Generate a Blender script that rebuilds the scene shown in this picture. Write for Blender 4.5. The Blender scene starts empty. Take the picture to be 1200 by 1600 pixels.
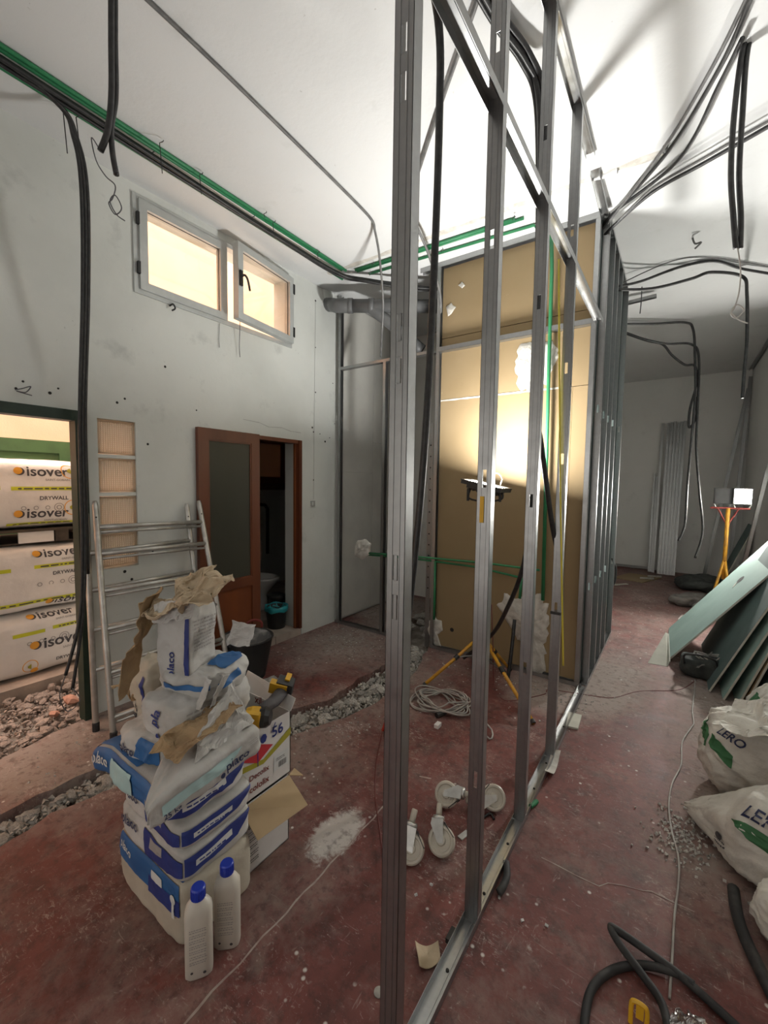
import bpy, math, random
from mathutils import Vector, Matrix, noise
random.seed(7)
sc = bpy.context.scene
col = sc.collection
PI = math.pi
# ------------------------------------------------------------------ camera
F, YAW, PITCH, ROLL, CAMH = 657.5, .60769, .0685, -.014614, 1.6
fw = Vector((-math.sin(YAW)*math.cos(PITCH), math.cos(YAW)*math.cos(PITCH), -math.sin(PITCH)))
rt = Vector((math.cos(YAW), math.sin(YAW), 0)); dn = fw.cross(rt)
cr, sr = math.cos(ROLL), math.sin(ROLL)
RX = rt*cr + dn*sr; RD = dn*cr - rt*sr
CAM = Vector((0, 0, CAMH))
cd = bpy.data.cameras.new('camera'); co = bpy.data.objects.new('camera', cd); col.objects.link(co)
cd.sensor_fit = 'VERTICAL'; cd.sensor_height = 36; cd.lens = F/1600*36; cd.clip_start = .02
up = -RD
co.matrix_world = Matrix(((RX.x, up.x, -fw.x, 0), (RX.y, up.y, -fw.y, 0), (RX.z, up.z, -fw.z, CAMH), (0, 0, 0, 1)))
sc.camera = co
# ------------------------------------------------------------------ world, large lights, exposure
w = bpy.data.worlds.new('world'); sc.world = w; w.use_nodes = True
w.node_tree.nodes['Background'].inputs[0].default_value = (1, .93, .86, 1)
w.node_tree.nodes['Background'].inputs[1].default_value = .8
sc.view_settings.view_transform = 'Standard'; sc.view_settings.look = 'None'
sc.view_settings.gamma = 1; sc.view_settings.use_curve_mapping = False
sc.view_settings.exposure = 0.48
def area(name, loc, d, sx, sy, e, c):
    l = bpy.data.lights.new(name, 'AREA'); l.shape = 'RECTANGLE'; l.size = sx; l.size_y = sy; l.energy = e; l.color = c
    o = bpy.data.objects.new(name, l); col.objects.link(o); o.location = loc
    o.rotation_euler = Vector(d).to_track_quat('-Z', 'Y').to_euler(); return o
area('courtyard_daylight', (-4.75, 2.2, 9.3), (0, 0, -1), 2.3, 7.5, 720, (1, .81, .70))
area('foreground_fill', (-1.1, -2.95, 1.5), (0, 1, 0), 3.2, 2.4, 4, (1, .97, .93))  # added fill behind the viewer to lift the foreground, no known source
ZC = 3.63; XL = -3.17; XR = .95; XS = -.54; Y0 = 3.59; YF = 9.6; YB = -2.6

# pixel of the 1200x1600 photograph -> point on a real plane of the room
def ray(x, y): return RX*((x-600)/F) + RD*((y-800)/F) + fw
def onp(x, y, i, v):
    d = ray(x, y); return CAM + d*((v-CAM[i])/d[i])
def fl(x, y, z=0): return onp(x, y, 2, z)
def oX(x, y, v): return onp(x, y, 0, v)
def oY(x, y, v): return onp(x, y, 1, v)
def dp(x, y, d): return CAM + ray(x, y)*d

# ------------------------------------------------------------------ materials
def nodes(name):
    m = bpy.data.materials.new(name); m.use_nodes = True
    nt = m.node_tree; b = nt.nodes['Principled BSDF']; return m, nt, b
def N(nt, t, **k):
    n = nt.nodes.new(t)
    for a, v in k.items():
        if a.startswith('i_'):
            key = a[2:]; key = int(key) if key.isdigit() else key
            n.inputs[key].default_value = v
        else: setattr(n, a, v)
    return n
def ramp(nt, fac, lo, hi, a=0., b=1.):
    r = N(nt, 'ShaderNodeMapRange'); r.inputs[1].default_value = lo; r.inputs[2].default_value = hi
    r.inputs[3].default_value = a; r.inputs[4].default_value = b
    nt.links.new(fac, r.inputs[0]); return r.outputs[0]
def mixc(nt, fac, a, b):
    m = N(nt, 'ShaderNodeMix', data_type='RGBA')
    for s, v in ((m.inputs[0], fac), (m.inputs[6], a), (m.inputs[7], b)):
        if isinstance(v, (tuple, list)): s.default_value = (*v, 1) if len(v) == 3 else v
        elif isinstance(v, float): s.default_value = v
        else: nt.links.new(v, s)
    return m.outputs[2]
def math2(nt, op, a, b):
    m = N(nt, 'ShaderNodeMath', operation=op)
    for i, v in enumerate((a, b)):
        if isinstance(v, (int, float)): m.inputs[i].default_value = v
        else: nt.links.new(v, m.inputs[i])
    return m.outputs[0]
def nz(nt, scale, detail=4, rough=.55, stretch=None, coord='Object', off=0, dist=0):
    tc = N(nt, 'ShaderNodeTexCoord'); out = tc.outputs[coord]
    mp = N(nt, 'ShaderNodeMapping'); mp.inputs['Scale'].default_value = stretch or (1, 1, 1); mp.inputs['Location'].default_value = (off, off*1.7, off*.6)
    nt.links.new(out, mp.inputs[0])
    n = N(nt, 'ShaderNodeTexNoise'); n.inputs['Scale'].default_value = scale; n.inputs['Detail'].default_value = detail; n.inputs['Roughness'].default_value = rough
    n.inputs['Distortion'].default_value = dist
    nt.links.new(mp.outputs[0], n.inputs[0]); return n.outputs[0]
def bump(nt, b, h, strength=.3, dist=.01):
    bp = N(nt, 'ShaderNodeBump'); bp.inputs['Strength'].default_value = strength; bp.inputs['Distance'].default_value = dist
    nt.links.new(h, bp.inputs['Height']); nt.links.new(bp.outputs[0], b.inputs['Normal'])
def mat(name, c, c2=None, scale=6, lo=.4, hi=.65, rough=.7, metal=0, bmp=0, bs=30, stretch=None, bd=.01, spec=None):
    m, nt, b = nodes(name)
    b.inputs['Roughness'].default_value = rough; b.inputs['Metallic'].default_value = metal
    b.inputs['Base Color'].default_value = (*c, 1)
    if spec is not None: b.inputs['Specular IOR Level'].default_value = spec
    if c2:
        f = ramp(nt, nz(nt, scale, stretch=stretch), lo, hi)
        nt.links.new(mixc(nt, f, c, c2), b.inputs['Base Color'])
    if bmp: bump(nt, b, nz(nt, bs, stretch=stretch), bmp, bd)
    return m
M = {}
def plaster(name, c, c2, c3):
    m, nt, b = nodes(name); b.inputs['Roughness'].default_value = .85
    a = mixc(nt, ramp(nt, nz(nt, 1.3, 5), .42, .68), c, c2)
    a = mixc(nt, ramp(nt, nz(nt, 3.2, 8, .65, off=4), .6, .72, 0, .75), a, c3)
    a = mixc(nt, ramp(nt, nz(nt, 26, 4, off=9), .72, .78, 0, .5), a, (.3, .29, .27))
    nt.links.new(a, b.inputs['Base Color']); bump(nt, b, nz(nt, 14, 8, .6), .25, .01); return m
M['wall'] = plaster('old_plaster', (.70, .72, .69), (.61, .63, .60), (.50, .52, .50))
M['wall_far'] = plaster('far_plaster', (.80, .80, .78), (.76, .76, .74), (.68, .68, .66))
M['ceil'] = plaster('ceiling_plaster', (.69, .70, .70), (.66, .67, .67), (.60, .61, .60))
M['peach'] = mat('peach_render', (.88, .73, .60), (.84, .69, .56), 3, rough=.9, bmp=.2, bs=60)
M['screed'] = mat('yard_screed', (.45, .36, .3), (.33, .27, .23), 5, rough=.95, bmp=.5, bs=20)

def floor_mat():
    m, nt, b = nodes('worn_red_floor_paint'); b.inputs['Roughness'].default_value = .62
    red = mixc(nt, ramp(nt, nz(nt, 2.6, 8, .65), .35, .65), (.115, .032, .028), (.195, .058, .048))
    red = mixc(nt, ramp(nt, nz(nt, 9, 8, .7, off=3), .5, .72), red, (.06, .024, .022))
    geo = N(nt, 'ShaderNodeNewGeometry'); sx = N(nt, 'ShaderNodeSeparateXYZ'); nt.links.new(geo.outputs['Position'], sx.inputs[0])
    px, py = sx.outputs[0], sx.outputs[1]
    # dust lies thick by the trench, by the partitions and in the passage: plaster dust with its own outline
    def blob(x, y, rx, ry, s=1.):
        dx = math2(nt, 'DIVIDE', math2(nt, 'SUBTRACT', px, x), rx); dy = math2(nt, 'DIVIDE', math2(nt, 'SUBTRACT', py, y), ry)
        d = math2(nt, 'ADD', math2(nt, 'MULTIPLY', dx, dx), math2(nt, 'MULTIPLY', dy, dy))
        r = N(nt, 'ShaderNodeMapRange'); nt.links.new(d, r.inputs[0])
        r.inputs[1].default_value = 0; r.inputs[2].default_value = 1; r.inputs[3].default_value = s; r.inputs[4].default_value = 0; return r.outputs[0]
    tot = None
    for args in ((-2.7, 3.1, .7, .8, .34), (-1.75, 2.9, .5, .9, .25), (-.4, 3.9, .4, .7, .34), (.1, 5.3, 1.2, 2.6, .12), (-2.7, 4.4, .7, .8, .6), (.35, 4.4, .4, .9, .2), (-.7, 3.4, .5, .5, .5),
                 (-2.9, .9, .75, 1.3, .35), (-1.9, 1.6, .6, .9, .22), (.45, 3.2, .5, 1.2, .3), (.2, 2.2, .3, .6, .24), (0, 8, 1.6, 2.2, .16), (-1.5, .9, .6, .5, .15)):
        q = blob(*args); tot = q if tot is None else math2(nt, 'ADD', tot, q)
    n1 = nz(nt, 3.4, 8, .68, off=7, dist=.6); n2 = nz(nt, 28, 6, .7, off=2)
    d = math2(nt, 'ADD', math2(nt, 'ADD', math2(nt, 'MULTIPLY', n1, .75), math2(nt, 'MULTIPLY', n2, .35)), tot)
    dust = ramp(nt, d, .52, .92, 0, .86)
    a = mixc(nt, dust, red, (.31, .265, .235))
    # white plaster spill
    sp = math2(nt, 'ADD', blob(-1.20, 1.38, .13, .22, .46), math2(nt, 'MULTIPLY', nz(nt, 16, 7, .75, off=5, dist=1.5), .62))
    a = mixc(nt, ramp(nt, sp, .48, .62, 0, .75), a, (.62, .6, .56))
    # scuffs and splashes
    for s, st, of in ((8, (1, 7, 1), 1), (8, (7, 1.2, 1), 6), (11, (3, 4, 1), 12)):
        a = mixc(nt, ramp(nt, nz(nt, s, 3, .6, st, off=of, dist=1.2), .66, .75, 0, .42), a, (.47, .40, .36))
    vo = N(nt, 'ShaderNodeTexVoronoi'); vo.inputs['Scale'].default_value = 16; vo.inputs['Randomness'].default_value = 1
    tc = N(nt, 'ShaderNodeTexCoord'); nt.links.new(tc.outputs['Object'], vo.inputs[0])
    spk = math2(nt, 'MULTIPLY', ramp(nt, vo.outputs['Distance'], .07, .14, 1, 0), ramp(nt, nz(nt, 4, 2, off=21), .5, .56))
    a = mixc(nt, spk, a, (.62, .58, .54))
    fk = math2(nt, 'ADD', math2(nt, 'MULTIPLY', nz(nt, 46, 5, .75, (1, 1.8, 1), off=31, dist=.8), .8), math2(nt, 'MULTIPLY', nz(nt, 3.1, 4, .6, off=33), .45))
    a = mixc(nt, ramp(nt, fk, .70, .78, 0, .55), a, (.50, .43, .39))
    a = mixc(nt, ramp(nt, nz(nt, 21, 6, .7, off=40), .52, .64, 0, .5), a, (.055, .024, .022))
    nt.links.new(a, b.inputs['Base Color'])
    nt.links.new(ramp(nt, dust, 0, .8, .6, .95), b.inputs['Roughness'])
    bump(nt, b, n2, .25, .006); return m
M['floor'] = floor_mat()
M['dirt'] = mat('trench_dirt', (.20, .175, .15), (.33, .29, .25), 9, rough=1, bmp=.9, bs=24, bd=.03)
M['conc'] = mat('broken_concrete', (.42, .40, .365), (.25, .235, .215), 14, rough=.95, bmp=.6, bs=40)
M['concw'] = mat('plaster_rubble', (.56, .54, .50), (.30, .28, .255), 12, rough=.95, bmp=.5, bs=40)
M['warmed'] = mat('warm_lit_rubble', (.42, .34, .29), (.27, .21, .18), 12, rough=.95, bmp=.6, bs=40)  # concrete rubble with the warm yard light put into its colour
M['brick'] = mat('brick_fragment', (.46, .24, .17), (.40, .21, .15), 12, rough=.9)
def galv():
    m, nt, b = nodes('galvanised_steel'); b.inputs['Metallic'].default_value = .95
    a = mixc(nt, ramp(nt, nz(nt, 45, 3), .4, .62), (.345, .35, .35), (.365, .37, .37))
    a = mixc(nt, ramp(nt, nz(nt, 5, 6, off=3), .62, .74, 0, .2), a, (.5, .49, .47))
    nt.links.new(a, b.inputs['Base Color']); nt.links.new(ramp(nt, nz(nt, 20, 3, off=1), .3, .7, .30, .40), b.inputs['Roughness'])
    return m
M['galv'] = galv()
def tan():
    m, nt, b = nodes('brown_board_paper'); b.inputs['Roughness'].default_value = .9
    a = mixc(nt, ramp(nt, nz(nt, 1.6, 6), .35, .7), (.265, .19, .098), (.30, .22, .122))
    a = mixc(nt, ramp(nt, nz(nt, 6, 8, .7, off=4), .63, .72, 0, .45), a, (.2, .14, .075))
    a = mixc(nt, ramp(nt, nz(nt, 5, 8, .7, (1, 1, 3), off=8), .68, .72, 0, .7), a, (.42, .34, .22))
    nt.links.new(a, b.inputs['Base Color']); return m
M['tan'] = tan()
M['greyboard'] = mat('grey_board_paper', (.70, .69, .64), (.62, .61, .57), 2.5, rough=.9)
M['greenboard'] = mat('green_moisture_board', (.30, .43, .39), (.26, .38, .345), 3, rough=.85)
M['shadedgreenboard'] = mat('shaded_green_board', (.12, .17, .165), (.09, .135, .13), 3, rough=.8)  # darker copy of the green board, shade put into its colour
M['core'] = mat('gypsum_core_edge', (.55, .54, .47), (.47, .46, .4), 8, rough=.95)
M['plas'] = mat('fresh_plaster', (.62, .60, .55), (.48, .455, .41), 18, rough=.9, bmp=.5, bs=60)
M['cond'] = mat('green_conduit', (.03, .22, .09), (.025, .18, .075), 8, rough=.5)
M['cable'] = mat('black_cable_sheath', (.012, .012, .013), (.03, .03, .03), 30, rough=.45)
M['greycable'] = mat('grey_cable_sheath', (.10, .10, .10), (.15, .15, .145), 20, rough=.5)
M['wire'] = mat('bare_wire', (.10, .10, .11), rough=.5)
M['whitecable'] = mat('dusty_white_cable', (.42, .40, .37), (.3, .27, .25), 12, rough=.7)
M['redcord'] = mat('red_cord', (.42, .045, .03), rough=.5)
M['redbrowncord'] = mat('dark_red_cord', (.12, .025, .022), rough=.6)
M['yellow'] = mat('yellow_plastic', (.78, .45, .02), (.65, .36, .02), 12, rough=.45)
M['yellowpaint'] = mat('chipped_yellow_paint', (.62, .31, .02), (.42, .2, .03), 16, rough=.5)
M['tape'] = mat('yellow_tape', (.62, .52, .05), rough=.5)
M['black'] = mat('black_plastic', (.016, .016, .017), (.03, .03, .03), 12, rough=.45)
M['rubber'] = mat('dusty_black_rubber', (.022, .022, .023), (.09, .087, .082), 7, .5, .75, rough=.7)
M['mortar'] = mat('mixed_mortar', (.10, .10, .10), (.34, .33, .32), 9, .45, .7, rough=.8, bmp=.5, bs=20)
M['pvc'] = mat('grey_pvc', (.105, .108, .11), (.135, .138, .14), 6, rough=.45)
M['wood'] = mat('red_brown_wood', (.105, .030, .014), (.155, .048, .021), 5, rough=.4, stretch=(1, 1, .12))
M['woodpan'] = mat('orange_brown_wood', (.21, .058, .016), (.16, .043, .014), 4, rough=.45, stretch=(1, 1, .12))
M['darkgreen'] = mat('dark_green_paint', (.012, .028, .018), (.02, .04, .026), 12, rough=.5)
M['green'] = mat('green_door_paint', (.06, .16, .07), (.05, .13, .06), 6, rough=.55)
M['alu'] = mat('window_aluminium', (.52, .54, .53), (.46, .48, .47), 8, rough=.4, metal=.15)
M['porc'] = mat('porcelain', (.82, .81, .79), rough=.12)
M['seat'] = mat('beige_toilet_seat', (.5, .43, .36), rough=.35)
M['tile'] = mat('toilet_floor_tile', (.42, .36, .31), (.34, .29, .25), 8, rough=.6)
M['teal'] = mat('teal_bin_liner', (.02, .28, .32), (.03, .36, .40), 12, rough=.35)
M['alul'] = mat('scuffed_ladder_aluminium', (.46, .45, .42), (.62, .61, .58), 14, .45, .7, rough=.42, metal=.7)
M['paper'] = mat('white_sack_paper', (.55, .545, .53), (.44, .43, .405), 7, rough=.8, bmp=.35, bs=12, bd=.02)
M['paperbeige'] = mat('beige_sack_paper', (.50, .455, .37), (.43, .385, .31), 7, rough=.85, bmp=.35, bs=12, bd=.02)
M['kraft'] = mat('torn_kraft_paper', (.42, .30, .17), (.30, .20, .11), 9, rough=.9, bmp=.6, bs=18, bd=.02)
M['kraftl'] = mat('crumpled_light_kraft', (.55, .45, .32), (.42, .33, .22), 9, rough=.9, bmp=.6, bs=18, bd=.02)
M['blue'] = mat('blue_sack_print', (.02, .10, .28), (.03, .14, .36), 6, rough=.6)
M['navy'] = mat('navy_sack_print', (.018, .03, .17), (.025, .045, .22), 6, rough=.6)
M['ltblue'] = mat('pale_teal_print', (.42, .60, .60), rough=.7)
M['ink'] = mat('dark_blue_ink', (.03, .04, .10), rough=.7)
M['inkgrey'] = mat('dark_grey_ink', (.07, .065, .07), rough=.7)
M['inklight'] = mat('light_grey_ink', (.34, .32, .31), rough=.7)
M['inkwhite'] = mat('white_ink', (.62, .64, .63), rough=.7)
M['inkred'] = mat('maroon_ink', (.18, .025, .02), rough=.7)
M['orange'] = mat('orange_print', (.78, .36, .04), rough=.7)
M['lime'] = mat('lime_band_print', (.58, .60, .03), rough=.7)
M['olive'] = mat('olive_band_print', (.36, .33, .03), rough=.7)
M['redprint'] = mat('red_print', (.5, .03, .04), rough=.7)
M['greenprint'] = mat('green_print', (.02, .26, .09), rough=.7)
M['card'] = mat('plain_cardboard', (.46, .34, .20), (.40, .29, .17), 6, rough=.9)
M['cardw'] = mat('white_printed_cardboard', (.68, .665, .65), (.61, .595, .575), 5, rough=.75)
M['bottle'] = mat('cream_bottle_plastic', (.62, .585, .51), (.56, .53, .47), 8, rough=.4)
M['capblue'] = mat('blue_bottle_cap', (.02, .05, .45), rough=.35)
M['packfilm'] = mat('white_pack_film', (.80, .765, .73), (.72, .69, .66), 5, rough=.3, bmp=.3, bs=9, bd=.02)
M['woven'] = mat('white_woven_sack', (.68, .66, .60), (.55, .525, .475), 6, rough=.75, bmp=.5, bs=11, bd=.03)
M['leafgreen'] = mat('green_sack_print', (.035, .13, .05), (.04, .16, .06), 8, rough=.7)
M['wheel'] = mat('cream_castor_wheel', (.56, .52, .44), (.48, .44, .37), 16, rough=.4)
M['zinc'] = mat('zinc_plated_fork', (.62, .62, .60), (.5, .5, .48), 20, rough=.3, metal=.8)
M['cloth'] = mat('dark_cloth', (.035, .04, .038), (.06, .065, .06), 10, rough=.95, bmp=.6, bs=14, bd=.02)
M['clothgrey'] = mat('dusty_grey_cloth', (.14, .13, .12), (.2, .19, .175), 10, rough=.95, bmp=.6, bs=14, bd=.02)
M['pallet'] = mat('dark_pallet_wood', (.06, .045, .035), (.09, .07, .05), 9, rough=.9)
M['hole'] = mat('drill_hole', (.03, .028, .026), rough=1)
M['soot'] = mat('grey_crack_filler', (.36, .36, .35), rough=1)
M['paleline'] = mat('pale_floor_joint', (.40, .35, .31), (.3, .22, .2), 20, rough=.9)
M['socketm'] = mat('grey_socket', (.36, .36, .34), rough=.6)
def glass(name, tint, rough, tr):
    m, nt, b = nodes(name); nt.nodes.remove(b); out = nt.nodes['Material Output']
    t = N(nt, 'ShaderNodeBsdfTransparent'); t.inputs[0].default_value = (*tint, 1)
    g = N(nt, 'ShaderNodeBsdfGlossy'); g.inputs['Roughness'].default_value = rough
    x = N(nt, 'ShaderNodeMixShader'); x.inputs[0].default_value = tr
    nt.links.new(t.outputs[0], x.inputs[1]); nt.links.new(g.outputs[0], x.inputs[2]); nt.links.new(x.outputs[0], out.inputs[0]); return m
M['glass'] = glass('window_glass', (.94, .93, .91), .04, .06)
M['clear'] = glass('clear_plastic_film', (.82, .82, .8), .18, .3)
def frosted(name, c, tl, tf=.6):
    m, nt, b = nodes(name); out = nt.nodes['Material Output']
    b.inputs['Base Color'].default_value = (*c, 1); b.inputs['Roughness'].default_value = .35
    t = N(nt, 'ShaderNodeBsdfTranslucent'); t.inputs[0].default_value = (*tl, 1)
    x = N(nt, 'ShaderNodeMixShader'); x.inputs[0].default_value = tf
    nt.links.new(b.outputs[0], x.inputs[1]); nt.links.new(t.outputs[0], x.inputs[2]); nt.links.new(x.outputs[0], out.inputs[0]); return m
M['frost'] = frosted('frosted_door_glass', (.15, .15, .12), (.2, .2, .17))
M['frost2'] = frosted('frosted_toilet_glass', (.22, .2, .17), (.17, .15, .13))
M['blockglass'] = frosted('pressed_block_glass', (.5, .45, .4), (1, .93, .84), .9)
def emis(name, c, s):
    m, nt, b = nodes(name); b.inputs['Base Color'].default_value = (*c, 1)
    b.inputs['Emission Color'].default_value = (*c, 1); b.inputs['Emission Strength'].default_value = s; return m
M['ledon'] = emis('lit_lamp_glass', (1, .97, .88), 40)
M['ledoff'] = mat('unlit_lamp_glass', (.04, .04, .04), rough=.5)
# ------------------------------------------------------------------ mesh builder
class B:
    def __init__(s): s.v = []; s.f = []; s.mi = []; s.T = Matrix()
    def add(s, vs, fs, mi=0):
        o = len(s.v); s.v += [s.T @ Vector(p) for p in vs]
        s.f += [tuple(i+o for i in f) for f in fs]; s.mi += [mi]*len(fs); return s
    def box(s, a, b, mi=0):
        (x0, y0, z0), (x1, y1, z1) = a, b
        x0, x1 = min(x0, x1), max(x0, x1); y0, y1 = min(y0, y1), max(y0, y1); z0, z1 = min(z0, z1), max(z0, z1)
        return s.add([(x0,y0,z0),(x1,y0,z0),(x1,y1,z0),(x0,y1,z0),(x0,y0,z1),(x1,y0,z1),(x1,y1,z1),(x0,y1,z1)],
                     [(3,2,1,0),(4,5,6,7),(0,1,5,4),(1,2,6,5),(2,3,7,6),(3,0,4,7)], mi)
    def cbox(s, c, d, mi=0):
        return s.box([c[i]-d[i]/2 for i in range(3)], [c[i]+d[i]/2 for i in range(3)], mi)
    def slab(s, p, n, t, mi=0):                       # polygon p thickened by t against its normal
        n = Vector(n).normalized()*t; k = len(p); p = [Vector(q) for q in p]
        return s.add(p+[q-n for q in p], [tuple(range(k)), tuple(range(2*k-1, k-1, -1))]+[(i, i+k, (i+1) % k+k, (i+1) % k) for i in range(k)], mi)
    def tube(s, pts, r, n=8, mi=0, cap=True):
        pts = [Vector(p) for p in pts]; k = len(pts); R = r if hasattr(r, '__len__') else [r]*k
        vs = []; fs = []; u = None
        for i, p in enumerate(pts):
            t = (pts[min(i+1, k-1)]-pts[max(i-1, 0)])
            t = t.normalized() if t.length > 1e-9 else Vector((0, 0, 1))
            if u is None:
                u = t.cross(Vector((0, 0, 1)) if abs(t.z) < .9 else Vector((1, 0, 0))).normalized()
            else:
                u = (u-t*u.dot(t)); u = u.normalized() if u.length > 1e-6 else t.orthogonal().normalized()
            q = t.cross(u)
            for j in range(n):
                a = 2*PI*j/n; vs.append(p+(u*math.cos(a)+q*math.sin(a))*R[i])
        for i in range(k-1):
            for j in range(n):
                a = i*n+j; b = i*n+(j+1) % n; fs.append((a, b, b+n, a+n))
        if cap: fs += [tuple(range(n-1, -1, -1)), tuple(range((k-1)*n, k*n))]
        return s.add(vs, fs, mi)
    def lathe(s, prof, n=20, mi=0):
        vs = []; fs = []; k = len(prof)
        for r, z in prof:
            for j in range(n): a = 2*PI*j/n; vs.append((r*math.cos(a), r*math.sin(a), z))
        for i in range(k-1):
            for j in range(n): a = i*n+j; b = i*n+(j+1) % n; fs.append((a, b, b+n, a+n))
        fs += [tuple(range(n-1, -1, -1)), tuple(range((k-1)*n, k*n))]
        return s.add(vs, fs, mi)
    def at(s, loc=(0, 0, 0), rot=(0, 0, 0), sc_=(1, 1, 1)):
        from mathutils import Euler
        s.T = Matrix.Translation(Vector(loc)) @ Euler(rot).to_matrix().to_4x4() @ Matrix.Diagonal((*sc_, 1)); return s
    def build(s, name, mats, parent=None, smooth=False, local=False):
        me = bpy.data.meshes.new(name); o0 = Vector((0, 0, 0))
        if parent is not None and not local: o0 = wl(parent)
        me.from_pydata([p-o0 for p in s.v], [], s.f)
        if not isinstance(mats, (list, tuple)): mats = [mats]
        for m in mats: me.materials.append(M[m])
        if len(mats) > 1: me.polygons.foreach_set('material_index', s.mi)
        if smooth: me.polygons.foreach_set('use_smooth', [True]*len(me.polygons))
        me.update(); o = bpy.data.objects.new(name, me); col.objects.link(o)
        if parent is not None: o.parent = parent
        return o
def wl(o):
    v = Vector(o.location)
    while o.parent: o = o.parent; v = v+Vector(o.location)
    return v
def tag(o, label=None, cat=None, group=None, kind=None):
    if label: o['label'] = label
    if cat: o['category'] = cat
    if group: o['group'] = group
    if kind: o['kind'] = kind
    return o
def thing(name, label, cat, loc=(0, 0, 0), group=None, rot=(0, 0, 0)):
    o = bpy.data.objects.new(name, None); col.objects.link(o); o.location = loc; o.rotation_euler = rot; o.empty_display_size = .05
    return tag(o, label, cat, group)
def struct(o, label, cat): return tag(o, label, cat, kind='structure')
def rebase(o):                                          # puts a lone mesh's origin at its base
    me = o.data; n = len(me.vertices)
    x0 = min(v.co.x for v in me.vertices); x1 = max(v.co.x for v in me.vertices)
    y0 = min(v.co.y for v in me.vertices); y1 = max(v.co.y for v in me.vertices); z0 = min(v.co.z for v in me.vertices)
    c = Vector(((x0+x1)/2, (y0+y1)/2, z0)); me.transform(Matrix.Translation(-c)); o.location = c; return o
def spline(pts, n=8):
    P = [Vector(p) for p in pts]; out = []
    for i in range(len(P)-1):
        a = P[max(i-1, 0)]; b = P[i]; c = P[i+1]; d = P[min(i+2, len(P)-1)]
        for k in range(n):
            t = k/n; out.append(.5*((2*b)+(c-a)*t+(2*a-5*b+4*c-d)*t*t+(3*b-a-3*c+d)*t**3))
    return out+[P[-1]]
def cable(name, label, cat, pts, r, m='cable', group=None, n=8, seg=8, z=None):
    o = B().tube(spline(pts, seg), r, n).build(name, m, smooth=True); rebase(o); return tag(o, label, cat, group)
_tx = {}
def text2d(s):
    if s in _tx: return _tx[s]
    c = bpy.data.curves.new('t', 'FONT'); c.body = s; c.size = 1; c.resolution_u = 3; c.offset = .018
    o = bpy.data.objects.new('t', c); col.objects.link(o)
    dg = bpy.context.evaluated_depsgraph_get(); me = bpy.data.meshes.new_from_object(o.evaluated_get(dg))
    vs = [(v.co.x, v.co.y) for v in me.vertices]; fs = [tuple(p.vertices) for p in me.polygons]
    bpy.data.objects.remove(o); bpy.data.curves.remove(c); bpy.data.meshes.remove(me)
    x0 = min(v[0] for v in vs); x1 = max(v[0] for v in vs); y0 = min(v[1] for v in vs); y1 = max(v[1] for v in vs)
    # normalise: width 0..1, height in units of width
    wd = x1-x0; _tx[s] = ([((x-x0)/wd, (y-y0)/wd) for x, y in vs], fs, (y1-y0)/wd); return _tx[s]
def put_text(b, s, fn, u, v, du, asp=1., mi=0, rot=0.):
    # fn(u, v) -> point; du width in u; asp = how much v one unit of u is worth
    vs, fs, h = text2d(s); c, n_ = math.cos(rot), math.sin(rot)
    b.add([fn(u+(x*c-y*n_)*du, v+(x*n_+y*c)*du*asp) for x, y in vs], fs, mi); return b
def put_poly(b, fn, poly, mi=0, n=6):                  # quad patch of (u,v) corners, subdivided so that it follows the surface
    (a, b_, c, d) = poly; vs = []; fs = []
    for i in range(n+1):
        for j in range(n+1):
            s, t = i/n, j/n
            u = (a[0]*(1-s)+b_[0]*s)*(1-t)+(d[0]*(1-s)+c[0]*s)*t; v = (a[1]*(1-s)+b_[1]*s)*(1-t)+(d[1]*(1-s)+c[1]*s)*t
            vs.append(fn(u, v))
    for i in range(n):
        for j in range(n):
            k = i*(n+1)+j; fs.append((k, k+n+1, k+n+2, k+1))
    b.add(vs, fs, mi); return b
def put_disc(b, fn, u, v, r, asp=1., mi=0, n=16, r0=0.):
    vs = []; fs = []
    if r0 == 0:
        vs = [fn(u, v)]+[fn(u+r*math.cos(2*PI*i/n), v+r*asp*math.sin(2*PI*i/n)) for i in range(n)]
        fs = [(0, 1+i, 1+(i+1) % n) for i in range(n)]
    else:
        for rr in (r0, r): vs += [fn(u+rr*math.cos(2*PI*i/n), v+rr*asp*math.sin(2*PI*i/n)) for i in range(n)]
        fs = [(i, n+i, n+(i+1) % n, (i+1) % n) for i in range(n)]
    b.add(vs, fs, mi); return b
def put_dashes(b, fn, u, v, du, dv, rows, seed=0):      # unreadable small print: rows of short strokes
    rn = random.Random(seed)
    for i in range(rows):
        x = u; vv = v+dv*i
        while x < u+du:
            w_ = du*rn.uniform(.04, .16)
            if x+w_ > u+du: break
            put_poly(b, fn, ((x, vv), (x+w_, vv), (x+w_, vv+abs(dv)*.42), (x, vv+abs(dv)*.42)), 0, 1); x += w_+du*.035
    return b
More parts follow.
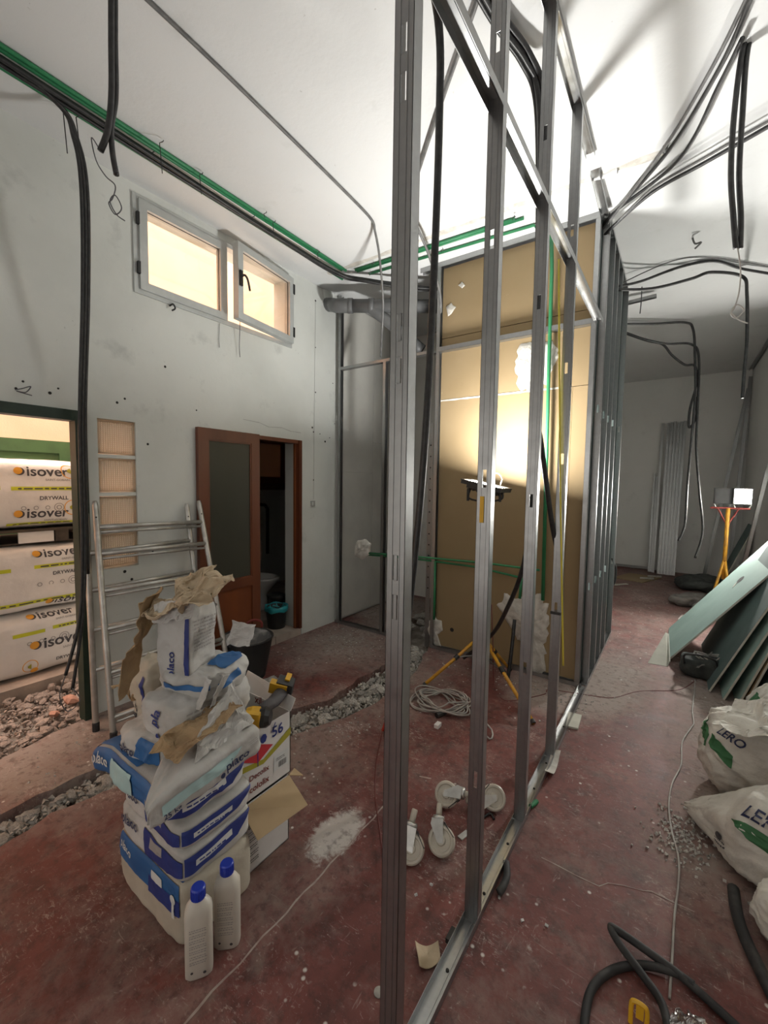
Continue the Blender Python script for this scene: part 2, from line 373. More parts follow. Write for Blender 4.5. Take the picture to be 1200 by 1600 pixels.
# a stuffed sack: rounded box with wrinkles; surf(face,u,v,off) gives points on it, so prints follow the skin
AX = {'-y': ((1,0,0),(0,0,1),(0,-1,0)), '+y': ((-1,0,0),(0,0,1),(0,1,0)), '+x': ((0,1,0),(0,0,1),(1,0,0)), '-x': ((0,-1,0),(0,0,1),(-1,0,0)),
      '+z': ((1,0,0),(0,1,0),(0,0,1)), '-z': ((1,0,0),(0,-1,0),(0,0,-1))}
class Sack:
    def __init__(s, dx, dy, dz, m=5, amp=.012, freq=6, seed=0, warp=None, cr=0.):
        s.d = Vector((dx/2, dy/2, dz/2)); s.m = m; s.amp = amp; s.fr = freq; s.sd = Vector((seed*3.1, seed*1.7, seed*5.3)); s.warp = warp; s.cr = cr
    def pt(s, p, off=0):
        L = (abs(p.x)**s.m+abs(p.y)**s.m+abs(p.z)**s.m)**(1/s.m); q = p/L
        r = Vector((q.x*s.d.x, q.y*s.d.y, q.z*s.d.z)); nrm = Vector((q.x**3, q.y**3, q.z**3)); nrm = nrm.normalized() if nrm.length > 1e-6 else p.normalized()
        a = s.amp*(noise.noise(r*s.fr+s.sd)+.5*noise.noise(r*s.fr*2.3+s.sd))
        if s.cr:
            w1 = Vector((noise.noise(r*4+s.sd), noise.noise(r*4+s.sd*2), noise.noise(r*4-s.sd)))*.35
            a += s.cr*((1-abs(noise.noise(r*9+w1*5+s.sd)))**5-.25)+.5*s.cr*((1-abs(noise.noise(r*21-w1*6-s.sd)))**5-.25)
        r = r+nrm*(a+off); r.z += s.d.z
        if s.warp: r = s.warp(r)
        if r.z < 0: r.z = 0 if off == 0 else 0
        return r
    def fn(s, face, off=.003):
        U, V, W = (Vector(a) for a in AX[face]); return lambda u, v: s.pt(W+U*u+V*v, off)
    def mesh(s, n=12):
        idx = {}; vs = []; fs = []
        for face in AX:
            U, V, W = (Vector(a) for a in AX[face])
            g = [[None]*(n+1) for _ in range(n+1)]
            for i in range(n+1):
                for j in range(n+1):
                    p = W+U*(2*i/n-1)+V*(2*j/n-1); k = (round(p.x*1000), round(p.y*1000), round(p.z*1000))
                    if k not in idx: idx[k] = len(vs); vs.append(s.pt(p))
                    g[i][j] = idx[k]
            for i in range(n):
                for j in range(n): fs.append((g[i][j], g[i+1][j], g[i+1][j+1], g[i][j+1]))
        return B().add(vs, fs)
# ------------------------------------------------------------------ structure: floor with its trench
def jag(pts, step=.05, amp=.022, seed=0):
    out = []
    for a, b in zip(pts[:-1], pts[1:]):
        a = Vector(a); b = Vector(b); n = max(1, int((b-a).length/step)); d = (b-a).normalized(); pr = Vector((-d.y, d.x))
        for i in range(n):
            p = a.lerp(b, i/n); s = amp*(noise.noise(Vector((p.x*9+seed, p.y*9, 0)))+.7*noise.noise(Vector((p.x*31, p.y*31+seed, 3)))); out.append(p+pr*s*1.4)
    return out+[Vector(pts[-1])]
UP = [(-2.60, YB), (-2.58, .53), (-2.57, .675), (-2.57, .90), (-2.58, 1.04), (-2.40, 1.5), (-2.16, 1.97), (-2.03, 2.28), (-2.07, 2.64), (-2.03, 3.05), (-2.05, 3.34), (-2.2, 3.6), (-2.5, 4.1), (-2.6, 5.15)]
LO = [(-2.34, YB), (-2.33, .47), (-2.38, .67), (-2.32, .97), (-2.15, 1.35), (-1.94, 1.76), (-1.80, 2.09), (-1.71, 2.5), (-1.75, 3.02), (-1.87, 3.4), (-1.92, 3.6), (-1.95, 4.2), (-1.9, 5.15)]
PITE = [(-3.02, YB), (-3.04, .45), (-3.08, .66), (-3.14, .9), (-3.19, 1.13), (-3.19, 1.2)]
upj = jag(UP, seed=1); loj = jag(LO, seed=5); pj_ = jag(PITE, seed=8)
fl_root = struct(bpy.data.objects.new('floor', None), 'worn red painted floor with an open trench', 'floor'); col.objects.link(fl_root)
left = [Vector((XL-.25, 1.25))]+[Vector((XL-.25, 5.15))]+[Vector(p) for p in reversed(upj)]+pj_
right = loj+[Vector((XR+.2, 5.15)), Vector((XR+.2, YB))]
def slabpoly(name, poly, m, z=0, t=.13, parent=None):
    import bmesh
    p = [Vector((q[0], q[1], z)) for q in poly]
    area_ = sum(p[i].x*p[(i+1) % len(p)].y-p[(i+1) % len(p)].x*p[i].y for i in range(len(p)))
    if area_ < 0: p.reverse()
    b = B().slab(p, (0, 0, 1), t); o = b.build(name, m, parent)
    bm = bmesh.new(); bm.from_mesh(o.data); bmesh.ops.triangulate(bm, faces=bm.faces[:]); bm.to_mesh(o.data); bm.free(); return o
slabpoly('slab', left, 'floor', parent=fl_root); slabpoly('slab', right, 'floor', parent=fl_root)
slabpoly('slab', [(XL-.25, 5.15), (XR+.2, 5.15), (XR+.2, YF+.2), (XL-.25, YF+.2)], 'floor', parent=fl_root)
def dirtgrid(name, xa, xb, ya, yb, nx, ny, z0, amp, m, seed, parent):
    vs = []; fs = []
    for i in range(nx+1):
        for j in range(ny+1):
            x = xa+(xb-xa)*i/nx; y = ya+(yb-ya)*j/ny
            vs.append((x, y, z0+amp*noise.noise(Vector((x*5+seed, y*5, 0)))+.4*amp*noise.noise(Vector((x*19, y*19+seed, 0)))))
    for i in range(nx):
        for j in range(ny): k = i*(ny+1)+j; fs.append((k, k+ny+1, k+ny+2, k+1))
    return B().add(vs, fs).build(name, m, parent, smooth=True)
dirtgrid('trench_bed', -2.75, -1.6, YB, 5.15, 24, 150, -.075, .03, 'dirt', 3, fl_root)
dirtgrid('trench_bed', -4.02, -2.98, YB, 1.3, 24, 80, -.07, .035, 'dirt', 9, fl_root)
# control joint and cracks of the floor
def strip(name, pts, wd, m, parent, z=.0012):
    vs = []; fs = []; P = [Vector((p[0], p[1], z)) for p in pts]
    for i, p in enumerate(P):
        t = (P[min(i+1, len(P)-1)]-P[max(i-1, 0)]).normalized(); q = Vector((-t.y, t.x, 0))*wd*(.6+.5*abs(noise.noise(p*13)))
        vs += [p-q, p+q]
    fs = [(2*i, 2*i+1, 2*i+3, 2*i+2) for i in range(len(P)-1)]
    return B().add(vs, fs).build(name, m, parent)
strip('joint_line', [(-1.115+.004*math.sin(i*1.7), .2+.05*i) for i in range(34)], .005, 'paleline', fl_root)
strip('joint_line', [(-1.08+.03*i, 1.93+.012*i*math.sin(i)) for i in range(3)], .006, 'paleline', fl_root)
strip('crack', [fl(*p) for p in ((846, 1340), (870, 1352), (900, 1368), (925, 1380), (936, 1385), (950, 1380), (975, 1384), (1005, 1392), (1018, 1393), (1048, 1408), (1085, 1425))], .003, 'paleline', fl_root)

# ------------------------------------------------------------------ walls and ceiling
def wall_holes(name, x0, x1, ya, yb, za, zb, holes, m):
    ys = sorted({ya, yb}|{h[0] for h in holes}|{h[1] for h in holes}); zs = sorted({za, zb}|{h[2] for h in holes}|{h[3] for h in holes})
    b = B()
    for i in range(len(ys)-1):
        run = None
        for j in range(len(zs)-1):
            cy = (ys[i]+ys[i+1])/2; cz = (zs[j]+zs[j+1])/2
            solid = not any(h[0] < cy < h[1] and h[2] < cz < h[3] for h in holes)
            if solid and run is None: run = zs[j]
            if run is not None and (not solid or j == len(zs)-2):
                b.box((x0, ys[i], run), (x1, ys[i+1], zs[j+1] if solid else zs[j])); run = None
    return b.build(name, m)
HO = (-.9, 1.155, -.2, 1.985); HG = (1.222, 1.462, .985, 2.003); HW = (1.474, 2.928, 2.90, 3.566); HD = (1.98, 3.072, -.2, 2.02)
wleft = struct(wall_holes('wall_left', XL-.25, XL, YB, YF, -.2, ZC+.2, [HO, HG, HW, HD], 'wall'), 'stained white plaster wall with window and doorway', 'wall')
struct(B().box((XL-.3, YF, -.2), (XR+.3, YF+.2, ZC+.2)).build('wall_far', 'wall_far'), 'plain far end wall of the passage', 'wall')
struct(B().box((XR, YB, -.2), (XR+.2, YF, ZC+.2)).build('wall_right', 'wall_far'), 'wall along the right of the passage', 'wall')
struct(B().box((XL-.3, YB-.2, -.2), (-2.7, YB, ZC+.2)).box((.5, YB-.2, -.2), (XR+.3, YB, ZC+.2)).box((-2.7, YB-.2, 2.7), (.5, YB, ZC+.2)).box((-2.7, YB-.2, -.2), (.5, YB, .3)).build('wall_back', 'wall'), 'wall behind the viewer with an added opening for the fill light', 'wall')  # opening added so the foreground fill can enter
ceil = struct(B().box((XL-.1, YB, ZC), (XR+.1, YF, ZC+.15)).build('ceiling', 'ceil'), 'white plaster ceiling with an old wall scar', 'ceiling')
# scar left on the ceiling by a removed wall: ragged ridge of plaster
def ridge(name, p0, p1, wd, h, m, parent, seed=0, n=40):
    p0 = Vector(p0); p1 = Vector(p1); d = (p1-p0).normalized(); q = Vector((-d.y, d.x, 0)); vs = []; fs = []
    for i in range(n+1):
        p = p0.lerp(p1, i/n); a = noise.noise(p*6+Vector((seed, 0, 0))); c = noise.noise(p*14+Vector((0, seed, 0)))
        w_ = wd*(.7+.8*a); hh = h*(.6+.9*c)
        for s, zz in ((-1, 0), (-.5, -hh), (.5, -hh*.8), (1, 0)): vs.append(p+q*w_*s+Vector((0, 0, zz)))
    for i in range(n):
        for j in range(3): k = i*4+j; fs.append((k, k+1, k+5, k+4))
    return B().add(vs, fs).build(name, m, parent, smooth=True)
ridge('ceiling_scar', (-2.9, 3.17, ZC), (-.15, 3.17, ZC), .035, .012, 'plas', ceil)
ridge('ceiling_scar', (-.72, 3.19, ZC), (-.42, 3.17, ZC), .02, .03, 'ceil', ceil, 4, 12)
# cracks, drill holes and filled seam on the left wall
b = B()
for x, y in ((25, 607), (36, 596), (78, 614), (91, 607), (183, 629), (195, 623), (307, 641), (231, 694), (523, 662), (490, 675), (500, 678), (493, 543), (493, 613), (493, 470), (520, 599), (231, 858), (206, 905), (195, 893), (258, 573), (490, 750), (508, 690), (515, 684), (488, 668)):
    p = oX(x, y, XL+.001); b.at(p, (0, PI/2, 0)).lathe([(.006+.006*random.random(), 0), (.004, .002)], 7)
b.build('drill_hole', 'hole', wleft)
strip_pts = [oX(x, y, XL+.0015) for x, y in ((380, 655), (405, 660), (420, 667), (440, 668), (455, 674), (470, 676))]
b = B()
for p, q in zip(strip_pts[:-1], strip_pts[1:]): b.slab([p+Vector((0, 0, .001)), p-Vector((0, 0, .002)), q-Vector((0, 0, .004)), q+Vector((0, 0, .001))], (1, 0, 0), .001)
b.build('crack', 'soot', wleft)
# ------------------------------------------------------------------ glass blocks in the left wall
z = 1.997; hb = .226; gap = .032
fr = B().box((XL-.2, 1.222, .985), (XL-.02, 1.23, 2.003))
for k in range(3): fr.box((XL-.2, 1.222, 1.997-(k+1)*hb-k*gap-gap+.004), (XL-.012, 1.462, 1.997-(k+1)*hb-k*gap-.004))
fr.build('mortar_joint', 'wall', wleft)
g = B(); yb0, yb1 = 1.226, 1.458
g.box((-.035, yb0+.006, .006), (-.015, yb1-.006, hb-.006))
for a_, b_ in (((-.05, yb0, 0), (0, yb0+.012, hb)), ((-.05, yb1-.012, 0), (0, yb1, hb)), ((-.05, yb0, 0), (0, yb1, .012)), ((-.05, yb0, hb-.012), (0, yb1, hb))): g.box(a_, b_)
for k in range(1, 15):
    zz = .012+(hb-.024)*k/15; g.box((-.016, yb0+.012, zz-.002), (-.006, yb1-.012, zz+.002), 1)
for k in range(1, 15):
    yy = yb0+.012+(yb1-yb0-.024)*k/15; g.box((-.016, yy-.0014, .012), (-.009, yy+.0014, hb-.012), 1)
M['blockrib'] = mat('block_rib_glass', (.8, .7, .58), rough=.4)
blk = g.build('glass_block', ['blockglass', 'blockrib'], wleft)
for k in range(4):
    o = blk if k == 0 else blk.copy()
    if k: col.objects.link(o)
    o.location = (XL-.012, 0, 1.997-hb-k*(hb+gap))
# ------------------------------------------------------------------ green frame of the yard opening
t = struct(thing('door_1', 'dark green frame of the opening to the yard', 'doorway', (XL, 1.12, 0)), 'dark green frame of the opening to the yard', 'doorway')
B().box((XL-.06, 1.085, -.07), (XL+.035, 1.15, 1.99)).build('jamb', 'darkgreen', t)
B().box((XL-.06, -.9, 1.965), (XL+.03, 1.15, 2.03)).build('lintel', 'darkgreen', t)
# ------------------------------------------------------------------ high window
wn = struct(thing('window_1', 'high aluminium window with one sash ajar', 'window', (XL, 2.2, 2.9)), 'high aluminium window with one sash ajar', 'window')
def frame4(b, x0, x1, ya, yb, za, zb, w_):
    b.box((x0, ya, za), (x1, ya+w_, zb)); b.box((x0, yb-w_, za), (x1, yb, zb)); b.box((x0, ya+w_, za), (x1, yb-w_, za+w_)); b.box((x0, ya+w_, zb-w_), (x1, yb-w_, zb)); return b
frame4(B(), XL-.05, XL+.012, 1.474, 2.928, 2.90, 3.566, .038).box((XL-.05, 2.185, 2.938), (XL-.005, 2.225, 3.528)).build('window_frame', 'alu', wn)
s1 = frame4(B(), XL-.03, XL+.028, 1.51, 2.195, 2.93, 3.536, .055).build('sash', 'alu', wn)
B().box((XL-.004, 1.56, 2.98), (XL, 2.145, 3.486)).build('pane', 'glass', s1)
frame4(B(), XL-.002, XL+.004, 1.562, 2.143, 2.982, 3.484, .006).build('gasket', 'black', s1)
for zz in (3.36, 3.03): B().box((XL+.01, 1.492, zz), (XL+.034, 1.51, zz+.08)).build('hinge', 'black', wn)
s2 = bpy.data.objects.new('sash_ajar', None); col.objects.link(s2); s2.parent = wn; s2.location = (0.035, 2.9-2.2, .03); s2.rotation_euler = (0, 0, math.radians(8))
frame4(B(), -.03, .028, -.70, 0, 0, .606, .055).build('sash_frame', 'alu', s2, local=True)
B().box((-.004, -.65, .05), (0, -.05, .556)).build('pane', 'glass', s2, local=True)
frame4(B(), -.002, .004, -.648, -.052, .052, .554, .006).build('gasket', 'black', s2, local=True)
B().box((.028, -.69, .26), (.044, -.665, .38)).tube(spline([(.044, -.677, .33), (.075, -.677, .335), (.08, -.65, .31), (.08, -.625, .23)]), .009, 8).build('handle', 'black', s2, local=True)
for zz in (.06, .46): B().box((.01, -.01, zz), (.034, .012, zz+.09)).build('hinge', 'black', s2, local=True)
# ------------------------------------------------------------------ toilet door (sliding leaf hung on the wall) and its frame
dr = struct(thing('door_2', 'red brown door leaf with frosted pane beside the toilet opening', 'door', (XL, 2.2, 0)), 'red brown door leaf with frosted pane beside the toilet opening', 'door')
xa, xb = XL+.012, XL+.05
lf = frame4(B(), xa, xb, 1.906, 2.502, .09, 2.022, .088).box((xa, 1.994, .66), (xb, 2.414, .74)).build('door_leaf', 'wood', dr)
B().box((xa+.012, 1.99, .175), (xb-.014, 2.418, .66)).build('lower_panel', 'woodpan', dr)
B().box((xa+.014, 1.99, .74), (xb-.016, 2.418, 1.936)).build('frosted_pane', 'frost', dr)
b = B(); frame4(b, xb-.016, xb-.006, 1.994, 2.414, .74, 1.934, .012); b.build('glazing_bead', 'wood', dr)
B().box((XL-.07, 3.035, .07), (XL+.004, 3.072, 2.02)).build('jamb', 'wood', dr)
B().box((XL-.12, 1.98, 1.985), (XL+.004, 3.02, 2.02)).build('head', 'wood', dr)
B().box((XL-.07, 3.02, .07), (XL-.045, 3.035, 1.99)).build('jamb_stop', 'woodpan', dr)
# ------------------------------------------------------------------ toilet room behind the doorway
ZT = .07
pa = oX(399, 690, -5.0); pb = oX(450, 760, -5.0); ya, yb_, za, zb = pa.y, pb.y, pb.z, 2.3
wt = B(); wt.box((-5.1, 2.05, -.1), (-5.0, ya, 2.5)); wt.box((-5.1, yb_, -.1), (-5.0, 5.3, 2.5)); wt.box((-5.1, ya, -.1), (-5.0, yb_, za)); wt.box((-5.1, ya, zb), (-5.0, yb_, 2.5)); wt.box((-5.0, 1.95, -.1), (XL-.25, 2.05, 2.5)); wt.box((-5.0, 5.2, -.1), (XL-.25, 5.3, 2.5)); wt.box((-5.0, 2.05, 2.4), (XL-.25, 5.2, 2.5))
struct(wt.build('wall_toilet', 'wall'), 'dim walls of the small toilet room', 'wall')
ft = struct(thing('floor_toilet', 'raised tiled floor of the toilet room', 'floor', (-4, 3, 0)), 'raised tiled floor of the toilet room', 'floor')
tb = B().box((-.119, -.119, 0), (.119, .119, .012)).build('tile', 'tile', ft, local=True)
first = True
for i in range(8):
    for j in range(9):
        x, y = XL-.02-.115-.24*i, 2.05+.12+.24*j
        if x < -5 or y > 4.2: continue
        if i == 0 and not (2.0 < y < 3.05): continue
        o = tb if first else tb.copy()
        if not first: col.objects.link(o)
        first = False; o.location = (x+4, y-3, ZT-.012)
B().box((-5, 2.05, -.1), (XL-.25, 5.2, ZT-.012)).box((XL-.25, 1.99, -.1), (XL-.02, 3.06, ZT-.012)).build('screed_bed', 'screed', ft)
for k, (ya, yb) in enumerate(((1.99, 2.35), (2.36, 2.72), (2.73, 3.06))): B().box((XL-.019, ya, -.02), (XL+.0, yb, ZT+.004)).build('riser_tile', 'tile', ft)
# toilet
tc = thing('toilet', 'white toilet with raised beige seat inside the doorway', 'toilet', (-4.05, 3.25, ZT))
def oval(b, rx, ry, zs, n=24, cx=0, cy=0):
    vs = []; fs = []
    for k, (z_, s, ox) in enumerate(zs):
        for j in range(n): a = 2*PI*j/n; vs.append((cx+ox+rx*s*math.cos(a), cy+ry*s*math.sin(a), z_))
    for i in range(len(zs)-1):
        for j in range(n): a = i*n+j; c = i*n+(j+1) % n; fs.append((a, c, c+n, a+n))
    fs += [tuple(range(n-1, -1, -1)), tuple(range((len(zs)-1)*n, len(zs)*n))]; return b.add(vs, fs)
oval(B(), .24, .18, [(0, .62, -.05), (.05, .58, -.05), (.2, .55, -.05), (.3, .8, 0), (.38, 1, .02), (.40, 1, .02), (.40, .78, .02), (.34, .7, .02), (.26, .4, .0)]).build('bowl', 'porc', tc, smooth=True, local=True)
B().box((-.40, -.18, .38), (-.22, .18, .74)).box((-.41, -.19, .74), (-.21, .19, .775)).build('cistern', 'porc', tc, local=True)
b = B(); b.at((-.18, 0, .63), (0, math.radians(-82), 0))
vs = []; fs = []; n = 24
for rr, zz in ((1, 0), (1, .02), (.55, .02), (.55, 0)):
    for j in range(n): a = 2*PI*j/n; vs.append((.22*(rr if rr == 1 else .62)*math.cos(a), .175*(rr if rr == 1 else .55)*math.sin(a), zz))
for i in range(4):
    for j in range(n): fs.append((i*n+j, i*n+(j+1) % n, ((i+1) % 4)*n+(j+1) % n, ((i+1) % 4)*n+j))
b.add(vs, fs); b.build('seat_ring', 'seat', tc, local=True)
b = B(); b.at((-.205, 0, .63), (0, math.radians(-82), 0)); oval(b, .23, .18, [(0, 1, 0), (.015, 1, 0), (.02, .9, 0)]); b.build('seat_lid', 'seat', tc, local=True)
P = [oX(405, 788, -4.45), oX(414, 789, -4.45), oX(418, 795, -4.45), oX(418, 865, -4.45)]
o = B().tube([P[0]-Vector((0, .35, 0)), P[0], P[1]], .022, 10).tube([P[1], P[2], P[3]], .022, 10).build('flush_pipe', 'black', smooth=True); rebase(o); tag(o, 'black flush pipe bent down to the toilet', 'pipe')
bn = thing('waste_bin', 'black bin with teal liner inside the toilet doorway', 'bin', (-3.40, 2.93, ZT))
B().lathe([(.085, 0), (.09, .005), (.108, .22), (.112, .225), (.10, .225), (.085, .02), (.01, .02)], 24).build('bin_body', 'black', bn, smooth=True, local=True)
vs = []; fs = []
for i, (r, z_) in enumerate(((.095, .19), (.106, .235), (.118, .232), (.121, .205), (.116, .18))):
    for j in range(28): a = 2*PI*j/28; k = 1+.03*math.sin(7*a+i)+.03*math.sin(11*a+2*i); vs.append((r*k*math.cos(a), r*k*math.sin(a), z_+.008*math.sin(5*a+i)))
for i in range(4):
    for j in range(28): fs.append((i*28+j, i*28+(j+1) % 28, (i+1)*28+(j+1) % 28, (i+1)*28+j))
B().add(vs, fs).build('bin_liner', 'teal', bn, smooth=True, local=True)
o = B().lathe([(.08, 0), (.09, .22), (.11, .25), (.06, .27)], 18).build('rubbish_sack', 'black', smooth=True); o.location = (-3.62, 3.13, ZT); o.scale = (1.1, 1, 1.05); tag(o, 'black sack behind the teal lined bin', 'sack')
cb = struct(thing('window_2', 'small red brown window with frosted pane in the toilet room', 'window', (-5.0, (ya+yb_)/2, za)), 'small red brown window with frosted pane in the toilet room', 'window')
frame4(B(), -5.08, -4.97, ya, yb_, za, zb, .05).build('window_frame', 'wood', cb)
d_ = frame4(B(), -5.04, -4.99, ya+.05, yb_-.05, za+.05, zb-.05, .09).build('sash', 'woodpan', cb)
B().box((-5.02, ya+.14, za+.14), (-5.012, yb_-.14, zb-.14)).build('pane', 'frost2', d_)
B().box((-5.0, ya-.03, za-.05), (-4.94, yb_+.03, za)).build('sill', 'wood', cb)
# ------------------------------------------------------------------ yard outside
struct(B().box((-6.2, YB, -.2), (-6.0, 6.5, 9.4)).build('wall_yard', 'peach'), 'peach rendered wall across the yard', 'wall')
struct(B().box((-6.0, 6.4, -.2), (XL-.25, 6.5, 9.4)).box((-6.0, YB-.1, -.2), (XL-.25, YB, 9.4)).build('wall_yard_ends', 'peach'), 'peach end walls of the yard', 'wall')
struct(B().box((XL-.27, YB, ZC+.2), (XL-.02, 6.5, 9.4)).build('wall_yard_upper', 'peach'), 'peach wall above the roof line', 'wall')
struct(B().box((-6.0, YB, -.2), (-3.93, 6.4, .05)).build('floor_yard', 'screed'), 'dusty screed of the yard', 'floor')
gd = struct(thing('door_3', 'green panelled door across the yard', 'door', (-6, 1.2, .05)), 'green panelled door across the yard', 'door')
frame4(B(), -6.0, -5.95, .5, 2.03, .05, 2.03, .14).build('door_frame', 'green', gd)
B().box((-6.0, .64, .05), (-5.97, 1.89, 1.89)).build('door_leaf', 'green', gd)
frame4(B(), -5.97, -5.955, .8, 1.75, 1.0, 1.83, .05).build('panel_moulding', 'green', gd)
B().box((-5.97, .86, 1.06), (-5.963, 1.69, 1.77)).build('panel', 'inkwhite', gd)
# ------------------------------------------------------------------ metal stud framing
def stud_geo(b, x, y, z0, z1, web=.048, fl_=.036, wdir='x', fdir=1, t=.0012, slots=(), lip=.006, hcut=False):
    # web spans wdir ('x' or 'y'); flanges point fdir along the other horizontal axis
    def bx(a, c):
        (u0, w0, za), (u1, w1, zb) = a, c
        if wdir == 'x': b.box((x+u0, y+w0*fdir, za), (x+u1, y+w1*fdir, zb))
        else: b.box((x+w0*fdir, y+u0, za), (x+w1*fdir, y+u1, zb))
    h = web/2
    for s in (-1, 1):
        bx((s*h, 0, z0), (s*(h-t), fl_, z1)); bx((s*h, fl_-t, z0), (s*(h-lip), fl_, z1))
    # web: two side strips with a stiffening groove, centre broken by service slots
    e = .3*h
    bx((-h, 0, z0), (-e, t, z1)); bx((e, 0, z0), (h, t, z1))
    cuts = sorted(slots); za = z0
    sl = []
    for c in cuts:
        if c-.03 > za and c+.03 < z1: bx((-e, 0.0, za), (e, t, c-.03)); za = c+.03; sl.append(c)
    bx((-e, 0.0, za), (e, t, z1))
    for s in (-1, 1): bx((s*e*1.15, -.0016, z0), (s*e*1.5, 0, z1))
def track_geo(b, p0, p1, up=(0, 0, 1), web=.05, fl_=.03, t=.0012):
    # U profile from p0 to p1; web lies on the side away from up
    p0 = Vector(p0); p1 = Vector(p1); d = (p1-p0).normalized(); u = Vector(up).normalized(); s = d.cross(u).normalized()
    def prism(c, a, e):
        q = [p0+s*c[0]+u*c[1], p0+s*a[0]+u*a[1], p0+s*e[0]+u*e[1]]; r = q[0]+(q[2]-q[1])
        q = [q[0], q[1], q[2], r]; v = q+[x_+(p1-p0) for x_ in q]
        b.add(v, [(0, 1, 2, 3), (7, 6, 5, 4), (0, 4, 5, 1), (1, 5, 6, 2), (2, 6, 7, 3), (3, 7, 4, 0)])
    h = web/2
    prism((-h, 0), (h, 0), (h, t)); prism((-h, 0), (-h, fl_), (-h+t, fl_)); prism((h, 0), (h, fl_), (h-t, fl_))
    prism((-.3*h, t), (.3*h, t), (.3*h, 2.6*t))
    return b
# --- open stud partition between viewer and work area
SL = [.32, .92, 1.5, 2.05, 2.62, 3.2]
pt = thing('stud_partition', 'open galvanised stud partition standing across the middle of the room', 'partition', (XS, 1.9, 0))
for k, (y, sl) in enumerate(((.845, [1.305, 1.40, 1.86, 1.955, 2.47, 2.57]), (1.388, [.55, 1.62, 2.40, 3.0]), (1.958, [.75, 1.53, 2.4, 3.1]), (2.54, [.9, 1.75, 2.25, 2.98]))):
    b = B(); stud_geo(b, XS, y-.018, .004, ZC-.002, web=.05, slots=sl)
    if k == 0:
        # embossed cable tabs: pairs of narrow slits standing proud of the web
        for z_ in (2.47, 2.57, 1.86, 1.955, 1.40, 1.305):
            b.box((XS-.0042, y-.018, z_-.031), (XS+.0042, y-.0168, z_+.031))
    b.build('stud', 'galv', pt)
B_ = track_geo(B(), (XS, .2, .001), (XS, 3.6, .001), web=.052)
B_.build('floor_track', 'galv', pt)
track_geo(B(), (XS, .2, ZC-.001), (XS, 2.93, ZC-.001), (0, 0, -1), web=.052).build('ceiling_track', 'galv', pt)
track_geo(B(), (XS, 3.09, ZC-.001), (XS, 3.56, ZC-.03), (0, 0, -1), web=.052).build('ceiling_track', 'galv', pt)
ysr = [.2, .84, 1.383, 1.953, 2.535, 3.55]
for k in range(5): track_geo(B(), (XS, ysr[k]+(.02 if k else 0), 2.835), (XS, ysr[k+1]-.004, 2.835), (0, 0, -1), web=.05, fl_=.034).build('rail', 'galv', pt)
b = B()
for y in (.9, 1.18, 1.5, 1.78, 2.2, 2.45, 2.9): b.at((XS, y, .004)).lathe([(.006, 0), (.006, .003), (.003, .005)], 8)
b.build('screw', 'hole', pt)
zt = oX(868, 958, XS).z; B().box((XS-.028, 2.515, zt-.008), (XS+.028, 2.565, zt+.008)).build('tie_band', 'black', pt)
B().box((XS-.012, 1.366, 1.47), (XS+.002, 1.3685, 1.56)).build('yellow_sticker', 'yellow', pt)
# --- lined partition closing the toilet block
fp = thing('lined_partition', 'stud frame lined with brown board at the back of the work area', 'partition', (-1.8, Y0, 0))
TT = 3.615
bw = dict(web=.048, fl_=.036)
for k, (x, z1) in enumerate(((-3.12, TT), (-2.52, 2.83), (-1.915, TT), (-.565, TT))):
    b = B(); stud_geo(b, x, Y0, .004, z1, wdir='y', fdir=1 if k != 3 else -1, slots=[1.0, 2.3]); b.build('stud', 'galv', fp)
track_geo(B(), (-3.15, Y0, .001), (-2.25, Y0, .001)).build('floor_track', 'galv', fp)
track_geo(B(), (-1.9, Y0, .001), (-.55, Y0, .001)).build('floor_track', 'galv', fp)
track_geo(B(), (-2.1, Y0, ZC-.001), (-.55, Y0, ZC-.001), (0, 0, -1), fl_=.045).build('ceiling_track', 'galv', fp)
track_geo(B(), (-3.10, Y0, 2.825), (-1.93, Y0, 2.825)).build('rail', 'galv', fp)
track_geo(B(), (-1.90, Y0-.002, 2.825), (-.60, Y0-.002, 2.825), web=.056, fl_=.04).build('rail', 'galv', fp)
YT = Y0+.026
for x0, x1, z0, z1 in ((-1.893, -.72, .02, 2.38), (-.718, -.59, .02, 2.38), (-1.893, -.59, 2.385, 2.95), (-1.893, -.59, 2.955, TT)):
    B().box((x0, YT, z0), (x1, YT+.013, z1)).build('board', 'tan', fp)
# joint filler between the boards
vs = []; fs = []
for i in range(40):
    x = -1.89+1.12*i/39; a = .008+.007*noise.noise(Vector((x*17, 1, 0))); vs += [(x, YT-.002, 2.383-a), (x, YT-.003, 2.383+a*.8)]
B().add(vs, [(2*i, 2*i+2, 2*i+3, 2*i+1) for i in range(39)]).build('joint_filler', 'plas', fp)
